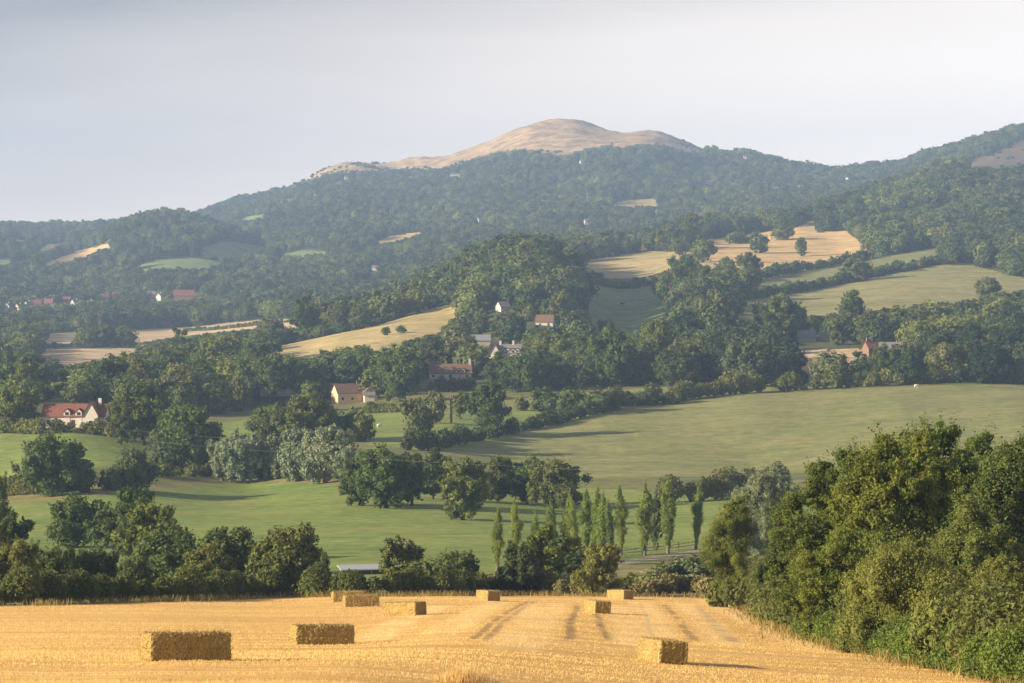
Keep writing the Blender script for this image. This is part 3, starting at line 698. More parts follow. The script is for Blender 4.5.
T('bush', 614, 387, 24, 411, label='dark bush at the gap in the hedge row')
T('bush', 647, 390, 24, 406, label='dark bush right of the gap in the hedge row')
T('bush', 671, 388, 28, 405, label='second bush right of the gap in the hedge row')
# hillock and beyond
T('tall', 307, 297, 30, 337, label='tall dark tree standing at the crest left of the sunlit field')
T('oak', 336, 302, 24, 332, label='rounded tree on the crest right of the tall dark tree')
T('oak', 361, 303, 24, 329, label='dark leaning tree on the crest of the sunlit field')
T('oak', 270, 318, 30, 344, label='rounded tree at the left foot of the sunlit hillside field')
T('oak', 386, 327, 9, 336, label='left of two small round bushes out on the sunlit hillside field')
T('oak', 401, 325, 11, 334, label='right of two small round bushes out on the sunlit hillside field')
T('oak', 88, 326, 34, 347, label='broad tree at the left of the group between the cut fields')
T('oak', 106, 325, 26, 347, label='middle tree of the group between the cut fields')
T('oak', 126, 327, 30, 347, label='right tree of the group between the cut fields')
T('oak', 55, 342, 7, 349, label='tiny round tree alone on the pale cut field')
T('oak', 42, 338, 13, 351, label='small tree at the left end of the pale cut fields')
T('oak', 52, 358, 26, 374, label='round-topped tree standing before the nearer cut field')
T('copper', 609, 320, 20, 338, label='reddish copper beech at the foot of the small green field')
T('oak', 683, 257, 38, 300, label='largest dark oak above the small green field')
T('oak', 702, 266, 30, 302, label='dark oak overlapping the largest one on its right')
T('oak', 666, 272, 26, 300, label='low dark oak at the left edge of the oak group by the small field')
T('oak', 727, 258, 20, 280, label='separate dark tree right of the oak group below the golden field')
T('oak', 748, 254, 28, 290, label='paler rounded tree above the dark one beside the slope fields')
T('oak', 744, 271, 28, 300, label='very dark oak at the left end of the slope hedge')
T('oak', 667, 228, 22, 252, label='left tree of the high group at the edge of the golden field')
T('tall', 687, 214, 24, 250, label='tallest tree of the high group at the edge of the golden field')
T('oak', 680, 238, 20, 256, label='small tree in front of the tallest in the high group')
T('oak', 703, 240, 28, 263, label='dark tree at the right of the high group on the golden field')
T('oak', 760, 232, 22, 254, label='dark round tree alone within the golden slope field')
T('oak', 801, 238, 14, 257, label='small lone tree with thin trunk on the golden slope field')
T('oak', 858, 257, 32, 281, label='dark round tree standing in the hedge between slope fields')
T('oak', 782, 225, 26, 240, label='dark tree group at the top of the golden slope field')
T('tall', 852, 293, 36, 338, label='large pale rounded tree above the brick house')
T('oak', 838, 318, 26, 345, label='tree directly left of the brick house')
T('oak', 986, 278, 26, 300, label='round tree against the pale slope field at far right')
T('olive', 720, 292, 44, 345, label='large pale willow rising left of the dark rounded pair')
T('olive', 696, 302, 26, 345, label='narrow pale willow at the left of the large pale one')
T('oak', 775, 296, 46, 345, label='broad tree in front of the pale slope field')
T('oak', 797, 306, 26, 343, label='dark tree on the right shoulder of the broad one')
T('olive', 752, 340, 54, 388, label='pale-topped willow at the centre of the wood above the pasture')
T('olive', 830, 352, 44, 385, label='grey willow in front of the small pale field')
T('oak', 610, 330, 52, 388, label='large rounded tree below the copper beech')
T('oak', 655, 322, 44, 380, label='dark tree in the wood below the small green field')
T('oak', 520, 354, 66, 392, label='wide dark clump of a tree in front of the white house')
T('oak', 555, 358, 44, 390, label='dark tree right of the wide one before the white house')
T('oak', 400, 352, 46, 402, label='tall tree directly right of the peach-walled house')
T('oak', 372, 372, 36, 400, label='tree close behind the peach-walled house on its right')
T('oak', 470, 346, 40, 378, label='dense tree between the cottage and the white house')
T('tall', 178, 330, 24, 372, label='tall tree in the left wood, front of the cut fields')
T('oak', 222, 338, 56, 380, label='broad olive tree at the top of the left wood')
T('oak', 255, 342, 40, 382, label='rounded tree at the right of the left wood')
T('olive', 150, 345, 40, 375, label='pale willow-like tree at the top left of the left wood')
T('oak', 200, 360, 80, 402, label='very wide dark tree in the middle of the left wood')
T('oak', 278, 356, 50, 402, label='dark tree left of the peach-walled house')
T('olive', 238, 378, 26, 412, label='pale yellowish tree at the back of the farm meadow')
T('oak', 20, 388, 50, 428, label='dark tree behind the left end of the red-roofed farmhouse')
T('oak', 95, 372, 34, 402, label='tree right behind the red-roofed farmhouse')
T('oak', 12, 352, 40, 392, label='large tree at the left edge below the cut fields')
T('bush', 288, 400, 26, d=1035, label='rounded bush in front of the long low barn roof')
T('bush', 62, 422, 14, d=785, label='garden bush before the middle of the red-roofed farmhouse')
T('bush', 92, 424, 16, d=785, label='garden bush before the gable end of the red-roofed farmhouse')
T('oak', 311, 382, 30, 410, label='dark tree right at the left end of the peach-walled house')
T('oak', 215, 384, 34, 414, label='dark tree at the near edge of the left wood, right of centre')
T('tall', 180, 384, 36, 414, label='full tree at the near edge of the left wood behind the big dark oak')
T('oak', 884, 346, 30, 384, label='leafy tree in front of the right side of the red brick house')
T('oak', 862, 352, 20, 380, label='small round tree in front of the left side of the red brick house')
N_MANUAL = len(TREES)
print('manual trees', N_MANUAL)
# ------------------------------------------------------------------ buildings
M['white_wall'] = plain('white_render', (.52, .50, .46), .8, .08)
M['peach_wall'] = plain('peach_render', (.64, .44, .28), .8, .1)
M['brick'] = plain('red_brick', (.20, .125, .095), .85, .2, 3)
M['stone'] = plain('grey_stone', (.34, .31, .26), .85, .2)
M['timber'] = plain('dark_timber', (.05, .045, .045), .8, .2)
M['red_tile'] = plain('red_clay_tile', (.175, .075, .058), .8, .25, 2)
M['brown_tile'] = plain('brown_tile', (.15, .095, .070), .8, .25, 2)
M['slate'] = plain('grey_slate', (.17, .165, .17), .6, .2, 2)
M['blue_slate'] = plain('blue_slate', (.20, .22, .27), .5, .15, 2)
M['sheet'] = plain('pale_sheet_metal', (.30, .33, .38), .5, .08, 1)
M['glass'] = plain('window_glass', (.03, .035, .04), .15, .1)
M['frame'] = plain('white_paint', (.78, .77, .74), .6, .05)
M['post'] = plain('weathered_post', (.22, .19, .15), .9, .2, 6)
M['cable'] = plain('cable_metal', (.16, .165, .18), .5, .05)
HOUSES = []
def gable(mb_w, mb_r, x0, x1, y0, y1, wh, rh, ov=.35, th=.18, axis='x'):
    """walls with two gable ends, and two roof slabs clear of them"""
    if axis == 'x':
        ym = (y0 + y1) / 2
        mb_w.add([(x0, y0, -1), (x1, y0, -1), (x1, y1, -1), (x0, y1, -1), (x0, y0, wh), (x1, y0, wh), (x1, y1, wh), (x0, y1, wh), (x0, ym, rh), (x1, ym, rh)],
                 [(0, 1, 5, 4), (2, 3, 7, 6), (3, 0, 4, 8, 7), (1, 2, 6, 9, 5), (4, 5, 9, 8), (6, 7, 8, 9), (3, 2, 1, 0)])
        s = (rh - wh) / (ym - y0)
        for sg, ye in ((1, y0 - ov), (-1, y1 + ov)):
            ze = wh - s * ov
            P_ = [(x0 - ov, ye, ze + .03), (x1 + ov, ye, ze + .03), (x1 + ov, ym, rh + .03), (x0 - ov, ym, rh + .03)]
            mb_r.add(P_ + [(a, b, c + th) for a, b, c in P_], [(3, 2, 1, 0), (4, 5, 6, 7), (0, 1, 5, 4), (1, 2, 6, 5), (2, 3, 7, 6), (3, 0, 4, 7)])
    else:
        xm = (x0 + x1) / 2
        mb_w.add([(x0, y0, -1), (x1, y0, -1), (x1, y1, -1), (x0, y1, -1), (x0, y0, wh), (x1, y0, wh), (x1, y1, wh), (x0, y1, wh), (xm, y0, rh), (xm, y1, rh)],
                 [(0, 1, 5, 8, 4), (2, 3, 7, 9, 6), (3, 0, 4, 7), (1, 2, 6, 5), (4, 8, 9, 7), (8, 5, 6, 9), (3, 2, 1, 0)])
        s = (rh - wh) / (xm - x0)
        for xe in (x0 - ov, x1 + ov):
            ze = wh - s * ov
            P_ = [(xe, y0 - ov, ze + .03), (xe, y1, ze + .03), (xm, y1, rh + .03), (xm, y0 - ov, rh + .03)]
            mb_r.add(P_ + [(a, b, c + th) for a, b, c in P_], [(3, 2, 1, 0), (4, 5, 6, 7), (0, 1, 5, 4), (1, 2, 6, 5), (2, 3, 7, 6), (3, 0, 4, 7)])
def house(label, u, d, L, D, wh, rh, rz, wall, roof, chims=(), wings=(), dormers=(), win=True, name='house', cat='house', group=None, dz=0, door=True):
    x, y, z = at(u, d); root = empty(name, (x, y, z + dz), R(rz)); tag(root, label, cat, group)
    HOUSES.append((x, y, L / 2 + (5 if d < 2000 else 2), label, u, dz + (2.0 if d < 1300 else wh * .4)))
    w, r = MB(), MB(); gable(w, r, -L / 2, L / 2, -D / 2, D / 2, wh, rh)
    fronts = [(-L / 2, L / 2, -D / 2, wh)]
    for t, wl, pr, h1, h2 in wings:
        gable(w, r, t - wl / 2, t + wl / 2, -D / 2 - pr, .02, h1, h2, axis='y'); fronts.append((t - wl / 2, t + wl / 2, -D / 2 - pr, h1))
    w.build('wall', M[wall], root); ro = r.build('roof', M[roof], root)
    for t, hh in chims: MB().box(t - .45, -.35, rh - 1.2, t + .45, .35, rh + hh).build('chimney', M['brick'] if wall != 'white_wall' else M['white_wall'], ro)
    for t in dormers:
        dw = MB(); dr = MB(); gable(dw, dr, t - .9, t + .9, -D / 2 - .1, 0, wh + 1.1, wh + 2.0, .15, .1, 'y')
        dob = dw.build('dormer', M['white_wall'], root); MB().box(t - .5, -D / 2 - .16, wh + .25, t + .5, -D / 2 - .1, wh + 1.1).build('pane', M['glass'], dob)
        dr.build('dormer_roof', M[roof], dob)
    if win:
        for k, (a, b, yf, hh) in enumerate(fronts):
            n_ = max(1, int((b - a) / 3.4)); lev = 2 if hh > 4.2 else 1
            for i in range(n_):
                xc = a + (i + .5) * (b - a) / n_
                if k == 0 and any(abs(xc - t) < wl / 2 + .6 for t, wl, *_ in wings): continue
                for l in range(lev):
                    zc = 1.5 + 2.6 * l
                    if k == 0 and door and l == 0 and i == n_ // 2:
                        MB().box(xc - .5, yf - .06, 0, xc + .5, yf - .003, 2.1).build('door', M['timber'], root); continue
                    f_ = MB().box(xc - .65, yf - .06, zc - .65, xc + .65, yf - .003, zc + .65).build('window', M['frame'], root)
                    MB().box(xc - .52, yf - .085, zc - .52, xc + .52, yf - .062, zc + .52).build('pane', M['glass'], f_)
    return root
# the red-roofed farmhouse at left, two tall gables to the right
house('white farmhouse with long red tiled roof and one steep gable among dark trees', 76, 805, 18.0, 6.2, 3.2, 6.3, -6, 'white_wall', 'red_tile', [(7.0, 1.8)], [(5.4, 4.2, 1.6, 3.6, 7.2)], [-1.8, 1.6])
house('peach-walled house with brown tiled roof and brick chimneys in a clearing', 354, 1050, 15.0, 7.5, 3.6, 6.7, 22, 'peach_wall', 'brown_tile', [(1.5, 1.0), (6.2, 1.0)], [(4.6, 5.0, 2.2, 3.8, 6.4)])
house('small white-fronted outbuilding beside the peach-walled house', 369, 1040, 3.6, 3.0, 2.4, 3.4, 10, 'white_wall', 'slate', win=False, name='outbuilding', cat='outbuilding')
house('long low barn with dull grey roof behind the dark trees left of the peach house', 278, 1060, 13, 8, 2.4, 4.8, 8, 'timber', 'slate', win=False, name='barn', cat='barn')
house('long grey-roofed cottage with white dormers and a tall end chimney', 450, 1150, 17.0, 6.5, 2.8, 6.2, 3, 'white_wall', 'brown_tile', [(8.0, 2.2)], [], [1.6, 3.4, 5.0])
house('large white house with black roof and a row of dormers below the knoll', 506, 1250, 13.5, 7.5, 3.4, 6.8, -4, 'white_wall', 'slate', [(-2.5, 1.6), (3.2, 1.8)], [(-4.6, 4.6, 1.6, 3.2, 7.2)], [-1.2, .9, 3.2, 5.2])
house('grey flat-topped roof showing among trees left of the white house', 481, 1330, 8.5, 6, 2.6, 5.0, 2, 'stone', 'blue_slate', win=False, name='barn', cat='barn')
house('small white gabled house high among trees on the knoll', 503, 1460, 5.5, 6, 3.6, 6.2, 28, 'white_wall', 'slate', dz=-1.6)
house('brown-roofed house half way up the right side of the knoll', 545, 1400, 8.5, 6, 2.8, 6.0, -8, 'white_wall', 'brown_tile', dz=-1.2)
house('red brick house with tall chimney among trees below the pale slope field', 870, 1190, 4.5, 5.5, 3.4, 6.0, 24, 'brick', 'red_tile', [(-1.4, 1.8)], name='house')
house('grey slate-roofed house beside the red brick house', 890, 1205, 9, 6, 2.2, 5.0, -6, 'stone', 'slate', win=False, dz=-.6)
house('low blue-grey roofed house above the small pale field', 806, 1285, 8, 6, 2.6, 5.4, 4, 'stone', 'blue_slate', win=False)
house('blue-grey roofed house left of its twin above the small pale field', 826, 1290, 5.5, 6, 2.6, 5.4, -8, 'stone', 'blue_slate', win=False)
# the village far at left
VG = 'houses of the far village at left'
for u, d, L, wh, rh, rz, wl, rf, lb in ((8, 2560, 7, 5, 8, 62, 'white_wall', 'slate', 'white gable at the left end of the far village'), (19, 2540, 9, 5, 8.5, 70, 'white_wall', 'red_tile', 'brightest white gabled house of the far village'),
                                   (36, 2620, 13, 5, 8.4, 8, 'brick', 'red_tile', 'brick terrace with red roof right of the white gables'), (49, 2640, 10, 5, 8.6, -4, 'brick', 'red_tile', 'red-roofed brick house in the middle of the far village'),
                                   (53, 2580, 6, 4, 6.5, 10, 'white_wall', 'slate', 'low white house below the red-roofed brick one'), (75, 2640, 8, 5, 8.2, 50, 'white_wall', 'slate', 'white house at the right end of the far village'),
                                   (28, 2600, 7, 5, 8, 40, 'white_wall', 'red_tile', 'white house with red roof left of the brick terrace'), (63, 2560, 7, 4.5, 7.5, -20, 'white_wall', 'brown_tile', 'white house with brown roof low in the far village'), (13, 2500, 8, 4, 7, 15, 'brick', 'brown_tile', 'brown-roofed brick house below the leftmost white gables'), (67, 2700, 9, 5, 8, 5, 'brick', 'red_tile', 'upper brick house behind the far village'), (90, 2640, 6, 4.6, 7.4, 45, 'white_wall', 'slate', 'small pale house between the far village and the brown terrace'),
                                   (104, 2760, 12, 4.6, 7.6, 4, 'brick', 'brown_tile', 'brown-roofed terrace half hidden right of the far village'), (116, 2790, 7, 4.6, 7.6, 10, 'brick', 'brown_tile', 'small brick house at the end of the brown-roofed terrace'),
                                   (152, 2720, 9, 4.6, 7.8, -8, 'stone', 'slate', 'grey-roofed house left of the long red roof'), (160, 2700, 6, 5, 7.5, 55, 'white_wall', 'slate', 'white-walled house left of the long red roof'),
                                   (184, 2700, 24, 5.5, 10.5, 14, 'brick', 'red_tile', 'long building with bright red roof in the far woods')):
    house(lb, u, d, L * .8, 6, wh, rh, rz + random.uniform(-12, 12), wl, rf, group=VG, win=False, chims=((L * .25, 1.0),), dz=3.5)
HG = 'white houses scattered on the wooded hill'
FARH = [(375, 273, 2900, 9, 'white house in the woods between sunlit hillside and hill', 0), (255, 201, 4900, 12, 'white house near the left shoulder of the big hill', 20), (291, 206, 4500, 17, 'white house on the hill flank below the left crest', -15), (317, 211, 4400, 11, 'pale house right of the flank house below the left crest', 30),
        (455, 182, 4600, 22, 'long pale building below the bare ridge of the hill', 0), (346, 180, 4700, 8, 'small pale house high under the bare ridge', 10), (582, 181, 4400, 9, 'lone pale house under the summit', 15), (652, 182, 4300, 8, 'small bright house right of the summit woods', 60), (709, 189, 4200, 16, 'pale terrace right of the summit woods', 5), (724, 187, 4250, 9, 'pale house at the end of that terrace', 40),
        (745, 167, 4700, 8, 'small white house under the right skyline', 0), (786, 183, 4200, 16, 'largest cream building of the hill-foot cluster', 15), (801, 182, 4200, 13, 'low white house right of the cream building', -10), (812, 184, 4150, 9, 'white house at the right end of the hill-foot cluster', 50), (776, 189, 4050, 8, 'pale house below the cream building', 0), (765, 186, 4150, 10, 'grey-white house left of the cream building', 5),
        (824, 199, 3800, 9, 'white house alone below the hill-foot cluster', 25), (828, 170, 4600, 10, 'white house in the saddle on the right skyline', 0), (848, 182, 4300, 7, 'pale house right of the saddle', 40), (700, 217, 3400, 16, 'pale farm building above the golden field', 5), (726, 219, 3300, 7, 'small white house above the golden field', 30), (656, 212, 3600, 7, 'white house beside the high pale field', 0), (587, 222, 3400, 9, 'pale house low on the hill above the knoll', 10), (480, 224, 3500, 8, 'pale house in the woods left of the knoll', 20)]
for u, v, d, L, lb, rz in FARH:
    house(lb, u, d, L * .7, 6, 4, 6, rz, 'white_wall', 'slate' if L % 2 else 'brown_tile', group=HG, win=False, dz=2.5)

# low shed beyond the hedge
x, y, z = at(363, 372)
sh = empty('shed', (x, y, z), R(13)); tag(sh, 'long low dark shed with pale sheet roof behind the field hedge', 'shed')
zt = float(unproject(363, 568, y)[2]) - z
MB().add([(-2.9, -1.3, -.3), (2.9, -1.3, -.3), (2.9, 1.3, -.3), (-2.9, 1.3, -.3), (-2.9, -1.3, zt - .12), (2.9, -1.3, zt - .12), (2.9, 1.3, zt + .1), (-2.9, 1.3, zt + .1)],
         [(3, 2, 1, 0), (4, 5, 6, 7), (0, 1, 5, 4), (1, 2, 6, 5), (2, 3, 7, 6), (3, 0, 4, 7)]).build('wall', M['timber'], sh)
MB().add([(-3.2, -1.7, zt - .11), (3.2, -1.7, zt - .11), (3.2, 1.6, zt + .17), (-3.2, 1.6, zt + .17), (-3.2, -1.7, zt + .04), (3.2, -1.7, zt + .04), (3.2, 1.6, zt + .32), (-3.2, 1.6, zt + .32)],
         [(3, 2, 1, 0), (4, 5, 6, 7), (0, 1, 5, 4), (1, 2, 6, 5), (2, 3, 7, 6), (3, 0, 4, 7)]).build('roof', M['sheet'], sh)
for xx in (-2.6, -.9, .9, 2.6): MB().box(xx - .08, -1.42, -.3, xx + .08, -1.303, zt - .13).build('post', M['post'], sh)

# dead tree
x, y, z = hit(451, 423, 700, 1200); zt = float(unproject(451, 391, y)[2]) - z
dt = MB(); dt.tube([(0, 0, -.5), (.1, 0, zt * .4), (-.1, .1, zt * .75), (.15, 0, zt)], [.42, .34, .24, .08], 8)
for a, zz, l in ((.3, .45, 1.6), (3.3, .55, 1.8), (.1, .7, 1.5), (3.0, .8, 1.2), (1.4, .65, 1.0)):
    dt.tube([(0, 0, zz * zt), (l * .6 * math.cos(a), l * .6 * math.sin(a), zz * zt + .5), (l * math.cos(a), l * math.sin(a), zz * zt + 1.2)], [.14, .10, .04], 5)
o = dt.build('dead_tree', M['bark_pale'], None, True); o.location = (x, y, z); tag(o, 'bare dead tree trunk with broken branch stubs on the farm meadow', 'dead tree')

# wooden fence beside the lane
pts = [hit(u, v, 330, 560)[:2] for u, v in ((604, 558.5), (640, 555), (672, 551.5), (700, 547))]
fp = walk(pts, 2.2); fz = ground(fp[:, 0], fp[:, 1])
fr = empty('fence', (fp[0, 0], fp[0, 1], float(fz[0]))); tag(fr, 'low wooden post and rail fence along the pale lane below the poplars', 'fence')
for k in range(len(fp)):
    q = np.array((fp[k, 0] - fp[0, 0], fp[k, 1] - fp[0, 1], fz[k] - fz[0]))
    MB().box(q[0] - .07, q[1] - .07, q[2] - .3, q[0] + .07, q[1] + .07, q[2] + 1.25).build('post', M['post'], fr)
for hh in (.55, 1.0):
    m = MB(); m.tube([(fp[k, 0] - fp[0, 0], fp[k, 1] - fp[0, 1] - .11, fz[k] - fz[0] + hh) for k in range(len(fp))], [.055] * len(fp), 4); m.build('rail', M['post'], fr)

# overhead cables between two poles that stand just outside the picture
pl = []
for u, v, d in ((-110, 408, 262), (1130, 474, 176)):
    x, y, z = at(u, d); zt = float(unproject(u, v, y)[2])
    pr = empty('utility_pole', (x, y, z)); tag(pr, 'wooden utility pole carrying two cables ' + ('beyond the left frame edge' if u < 0 else 'beyond the right frame edge'), 'pole')
    m = MB(); m.tube([(0, 0, -1), (0, 0, zt - z + .3)], [.16, .11], 8); m.build('post', M['post'], pr); MB().box(-.9, -.2, zt - z - .06, .9, -.112, zt - z + .06).build('crossarm', M['post'], pr)
    pl.append((x, y, zt))
for off, lb in ((-.75, 'upper thin overhead cable crossing the valley in front of the trees'), (.75, 'lower thin overhead cable crossing the valley in front of the trees')):
    a, b = np.array(pl[0]), np.array(pl[1]); a = a + (0, off * .3, -off * .5 + .1); b = b + (0, off * .3, -off * .5 + .1)
    c = [a + (b - a) * t - np.array((0, 0, 1)) * 1.6 * 4 * t * (1 - t) * (1 if off < 0 else 1.05) for t in np.linspace(0, 1, 40)]
    m = MB(); m.tube(c, [.0045] * 40, 5); tag(m.build('cable', M['cable']), lb, 'cable')

# grazing animals, far away
M['fleece'] = plain('fleece', (.62, .58, .50), .9, .1); M['hide'] = plain('dark_hide', (.05, .04, .035), .8, .2)
def animal(name, label, cat, u, v, d0, d1, L, mat, rz):
    x, y, z = hit(u, v, d0, d1); s = L
    m = MB(); m.tube([(-.5 * s, 0, .62 * s), (-.3 * s, 0, .62 * s), (.05 * s, 0, .60 * s), (.3 * s, 0, .64 * s), (.42 * s, 0, .66 * s)], [.06 * s, .22 * s, .25 * s, .22 * s, .10 * s], 10)
    m.tube([(.34 * s, 0, .68 * s), (.52 * s, 0, .74 * s), (.60 * s, 0, .70 * s), (.70 * s, 0, .60 * s)], [.12 * s, .10 * s, .085 * s, .05 * s], 8)
    for sx in (-.3, .27):
        for sy in (-.11, .11): m.tube([(sx * s, sy * s, .5 * s), (sx * s - .02 * s, sy * s, .25 * s), (sx * s, sy * s, 0)], [.07 * s, .04 * s, .03 * s], 6)
    for sy in (-.08, .08): m.tube([(.54 * s, sy * s, .78 * s), (.50 * s, sy * 2 * s, .76 * s)], [.03 * s, .012 * s], 5)
    o = m.build(name, M[mat], None, True); o.location = (x, y, z); o.rotation_euler.z = R(rz); tag(o, label, cat)
animal('sheep', 'pale sheep standing on the bright green farm meadow', 'sheep', 379, 428, 760, 1000, 1.5, 'fleece', 20)
animal('sheep', 'pale sheep at the top edge of the olive pasture at right', 'sheep', 916, 388, 900, 1100, 1.5, 'fleece', 5)
animal('cow', 'dark cow grazing in the small green field below the golden slopes', 'cow', 622, 306, 1400, 1900, 2.4, 'hide', 10)

# ------------------------------------------------------------------ straw bales
def bale_material():
    m, nt, b = new_mat('straw_bale')
    n1 = noise(nt, 22, 5, (1.8, 1.8, .35), .7); n2 = noise(nt, 2.2, 3)
    r = ramp(nt, [(.3, (.10, .076, .028)), (.48, (.34, .25, .090)), (.70, (.67, .51, .22))]); nt.links.new(n1.outputs[0], r.inputs[0])
    r2 = ramp(nt, [(.3, (.8, .8, .76)), (.7, (1.1, 1.08, 1.05))]); nt.links.new(n2.outputs[0], r2.inputs[0])
    nt.links.new(mixc(nt, 1, r.outputs[0], r2.outputs[0], 'MULTIPLY'), b.inputs['Base Color']); bump(nt, b, n1.outputs[0], .9, .06)
    return m
M['bale'] = bale_material(); M['twine'] = plain('twine', (.30, .22, .10), .8, .1)
BL, BD, BH = 2.72, 1.2, .93
def bale_mesh(seed):
    g = np.random.default_rng(seed); nx, ny, nz = 44, 20, 16
    vs = {}; V = []; Fc = []
    def vid(i, j, k):
        if (i, j, k) not in vs:
            p = np.array((i / nx - .5, j / ny - .5, k / nz - .5)) * (BL, BD, BH)
            r = .06; q = np.array((BL / 2 - r, BD / 2 - r, BH / 2 - r)); c = np.clip(p, -q, q); dd = p - c; l = np.linalg.norm(dd)
            if l > 0: p = c + dd / l * min(l, r)
            fl = math.sin(p[0] * 26 + 3 * p[2]) * .006                      # flakes along the bale
            gz = -.030 * sum(math.exp(-((p[1] - t) / .035) ** 2) for t in (-.42, -.14, .14, .42)) if abs(p[2]) > BH / 2 - .1 or abs(p[0]) > BL / 2 - .1 else 0   # twine grooves
            nrm = dd / (l + 1e-9) if l > 0 else np.zeros(3)
            seam = -.018 * math.exp(-((p[2] + .06) / .03) ** 2) if abs(p[1]) > BD / 2 - .1 else 0
            p = p + nrm * (.03 * (vnoise(np.array([p[0] * 2.1 + seed * 9]), np.array([p[1] * 2 + p[2] * 2.7]))[0] - .5) + .018 * math.cos(math.pi * p[2] / BH) * (abs(p[1]) > BD / 2 - .1)) * 1.6
            p = p + nrm * (fl + gz + seam + g.normal(0, .011)) + np.array((0, 0, BH / 2))
            vs[(i, j, k)] = len(V); V.append(p)
        return vs[(i, j, k)]
    for a in range(nx):
        for b_ in range(ny):
            for k in (0, nz): f = [vid(a, b_, k), vid(a + 1, b_, k), vid(a + 1, b_ + 1, k), vid(a, b_ + 1, k)]; Fc.append(f if k else f[::-1])
        for b_ in range(nz):
            for k in (0, ny): f = [vid(a, k, b_), vid(a + 1, k, b_), vid(a + 1, k, b_ + 1), vid(a, k, b_ + 1)]; Fc.append(f[::-1] if k else f)
    for a in range(ny):
        for b_ in range(nz):
            for k in (0, nx): f = [vid(k, a, b_), vid(k, a + 1, b_), vid(k, a + 1, b_ + 1), vid(k, a, b_ + 1)]; Fc.append(f if k else f[::-1])
    V = np.array(V)
    n = 2400; pick = g.integers(0, len(V), n); pos = V[pick]; out = pos - np.clip(pos, (-BL / 2 + .12, -BD / 2 + .12, .12), (BL / 2 - .12, BD / 2 - .12, BH - .12))
    out /= np.linalg.norm(out, axis=1, keepdims=True) + 1e-9
    dr = out * .55 + .6 * g.normal(size=(n, 3)); dr /= np.linalg.norm(dr, axis=1, keepdims=True); ln = g.uniform(.04, .20, (n, 1)) * g.uniform(.5, 1, (n, 1))
    sd = np.cross(dr, g.normal(size=(n, 3))); sd /= np.linalg.norm(sd, axis=1, keepdims=True) + 1e-9; sd *= .006
    lv = np.stack([pos - sd, pos + sd, pos + dr * ln + sd * .6, pos + dr * ln - sd * .6], 1).reshape(-1, 3); lv[:, 2] = np.maximum(lv[:, 2], .004)
    lf = np.arange(4 * n).reshape(n, 4) + len(V)
    return mesh_np('bale', np.r_[V, lv], [np.array(Fc), lf], M['bale'], None, False)
BALE_ME = [bale_mesh(s) for s in (1, 2, 3)]
def twine_mesh():
    m = MB()
    for t in (-.42, -.14, .14, .42):
        e = .004
        lp = [(-BL / 2 + .05, t, BH + e - .028), (BL / 2 - .05, t, BH + e - .028), (BL / 2 + e - .028, t, BH - .05), (BL / 2 + e - .028, t, .05), (-BL / 2 - e + .028, t, .05), (-BL / 2 - e + .028, t, BH - .05), (-BL / 2 + .05, t, BH + e - .028)]
        m.tube(lp[0:4], [.008] * 4, 4); m.tube(lp[4:7], [.008] * 3, 4)
    return m.mesh('twine', M['twine'])
TW = twine_mesh()
BALES = []
for i, (u, vb, d, rz, lb) in enumerate((
        (186, 660.5, 86, 22, 'nearest straw bale, lying broadside with sunlit left end, at lower left'), (322, 645, 128, 18, 'broadside straw bale second nearest, right of the nearest one'),
        (405, 616, 192, -35, 'straw bale turned to show a bright long side and dark right end'), (361, 607, 222, 12, 'far broadside straw bale overlapping another behind its left end'),
        (348, 602, 250, 11, 'straw bale mostly hidden behind the far broadside one'), (488, 601, 243, 112, 'far straw bale near the hedge in line with the first poplar'),
        (597, 613.5, 205, 106, 'end-on straw bale casting a long shadow beside the wheel tracks'), (620, 599.5, 275, 125, 'furthest straw bale, pale and low against the field edge weeds'),
        (662, 663, 111, 106, 'near end-on straw bale with dark square end, right of the middle'))):
    x, y, z = hit(u, vb, 50, 330)
    x, y, z = at(u, y + .6)
    rt = empty('straw_bale', (x, y, z - .02), R(rz)); tag(rt, lb, 'straw bale', 'straw bales left on the stubble field')
    dx, dy = math.cos(R(rz)), math.sin(R(rz))
    sl = (float(ground(x + dx, y + dy)) - float(ground(x - dx, y - dy))) / 2; sl2 = (float(ground(x - dy, y + dx)) - float(ground(x + dy, y - dx))) / 2
    rt.rotation_euler = (math.atan(sl2), -math.atan(sl), R(rz))
    link('bale', BALE_ME[i % 3], rt); link('twine', TW, rt); BALES.append((x, y, u, z))
    print('bale', u, round(y, 1))

# ------------------------------------------------------------------ stubble, straw tufts, verge grass
def blades(name, pos, h, w, lean, mat, seed, lw=.35):
    g = np.random.default_rng(seed); n = len(pos); a = g.uniform(0, 6.283, n)
    t = np.stack([np.cos(a), np.sin(a), 0 * a], 1) * (w * g.uniform(.6, 1.4, n))[:, None]
    tip = np.stack([g.normal(0, lean, n), g.normal(0, lean, n), np.ones(n)], 1) * (h * g.uniform(.5, 1.3, n))[:, None]
    v = np.stack([pos - t, pos + t, pos + tip + t * lw, pos + tip - t * lw], 1).reshape(-1, 3)
    return mesh_np(name, v, [np.arange(4 * n).reshape(n, 4)], mat, np.repeat(g.random(n), 4))
g = np.random.default_rng(11)
def scatter_field(n, y0, y1, pw):
    y = (g.random(n) * (y1 ** pw - y0 ** pw) + y0 ** pw) ** (1 / pw); x = g.uniform(-.205, .205, n) * y
    return x, y
x, y = scatter_field(330000, 66, 285, .6)
band = fbm(x / 16 + 3, y / .75 + .04 * x, 3) + .9 * fbm(x / 40 + 9, y / 2.6 + 4 + .02 * x, 2)
k = band > g.normal(-.04, .10, len(x)); x, y, band = x[k], y[k], band[k]
z = ground(x, y); u, v = project(x, y, z); k = (v > np.interp(u, EDGE_U, EDGE_V) + .5)
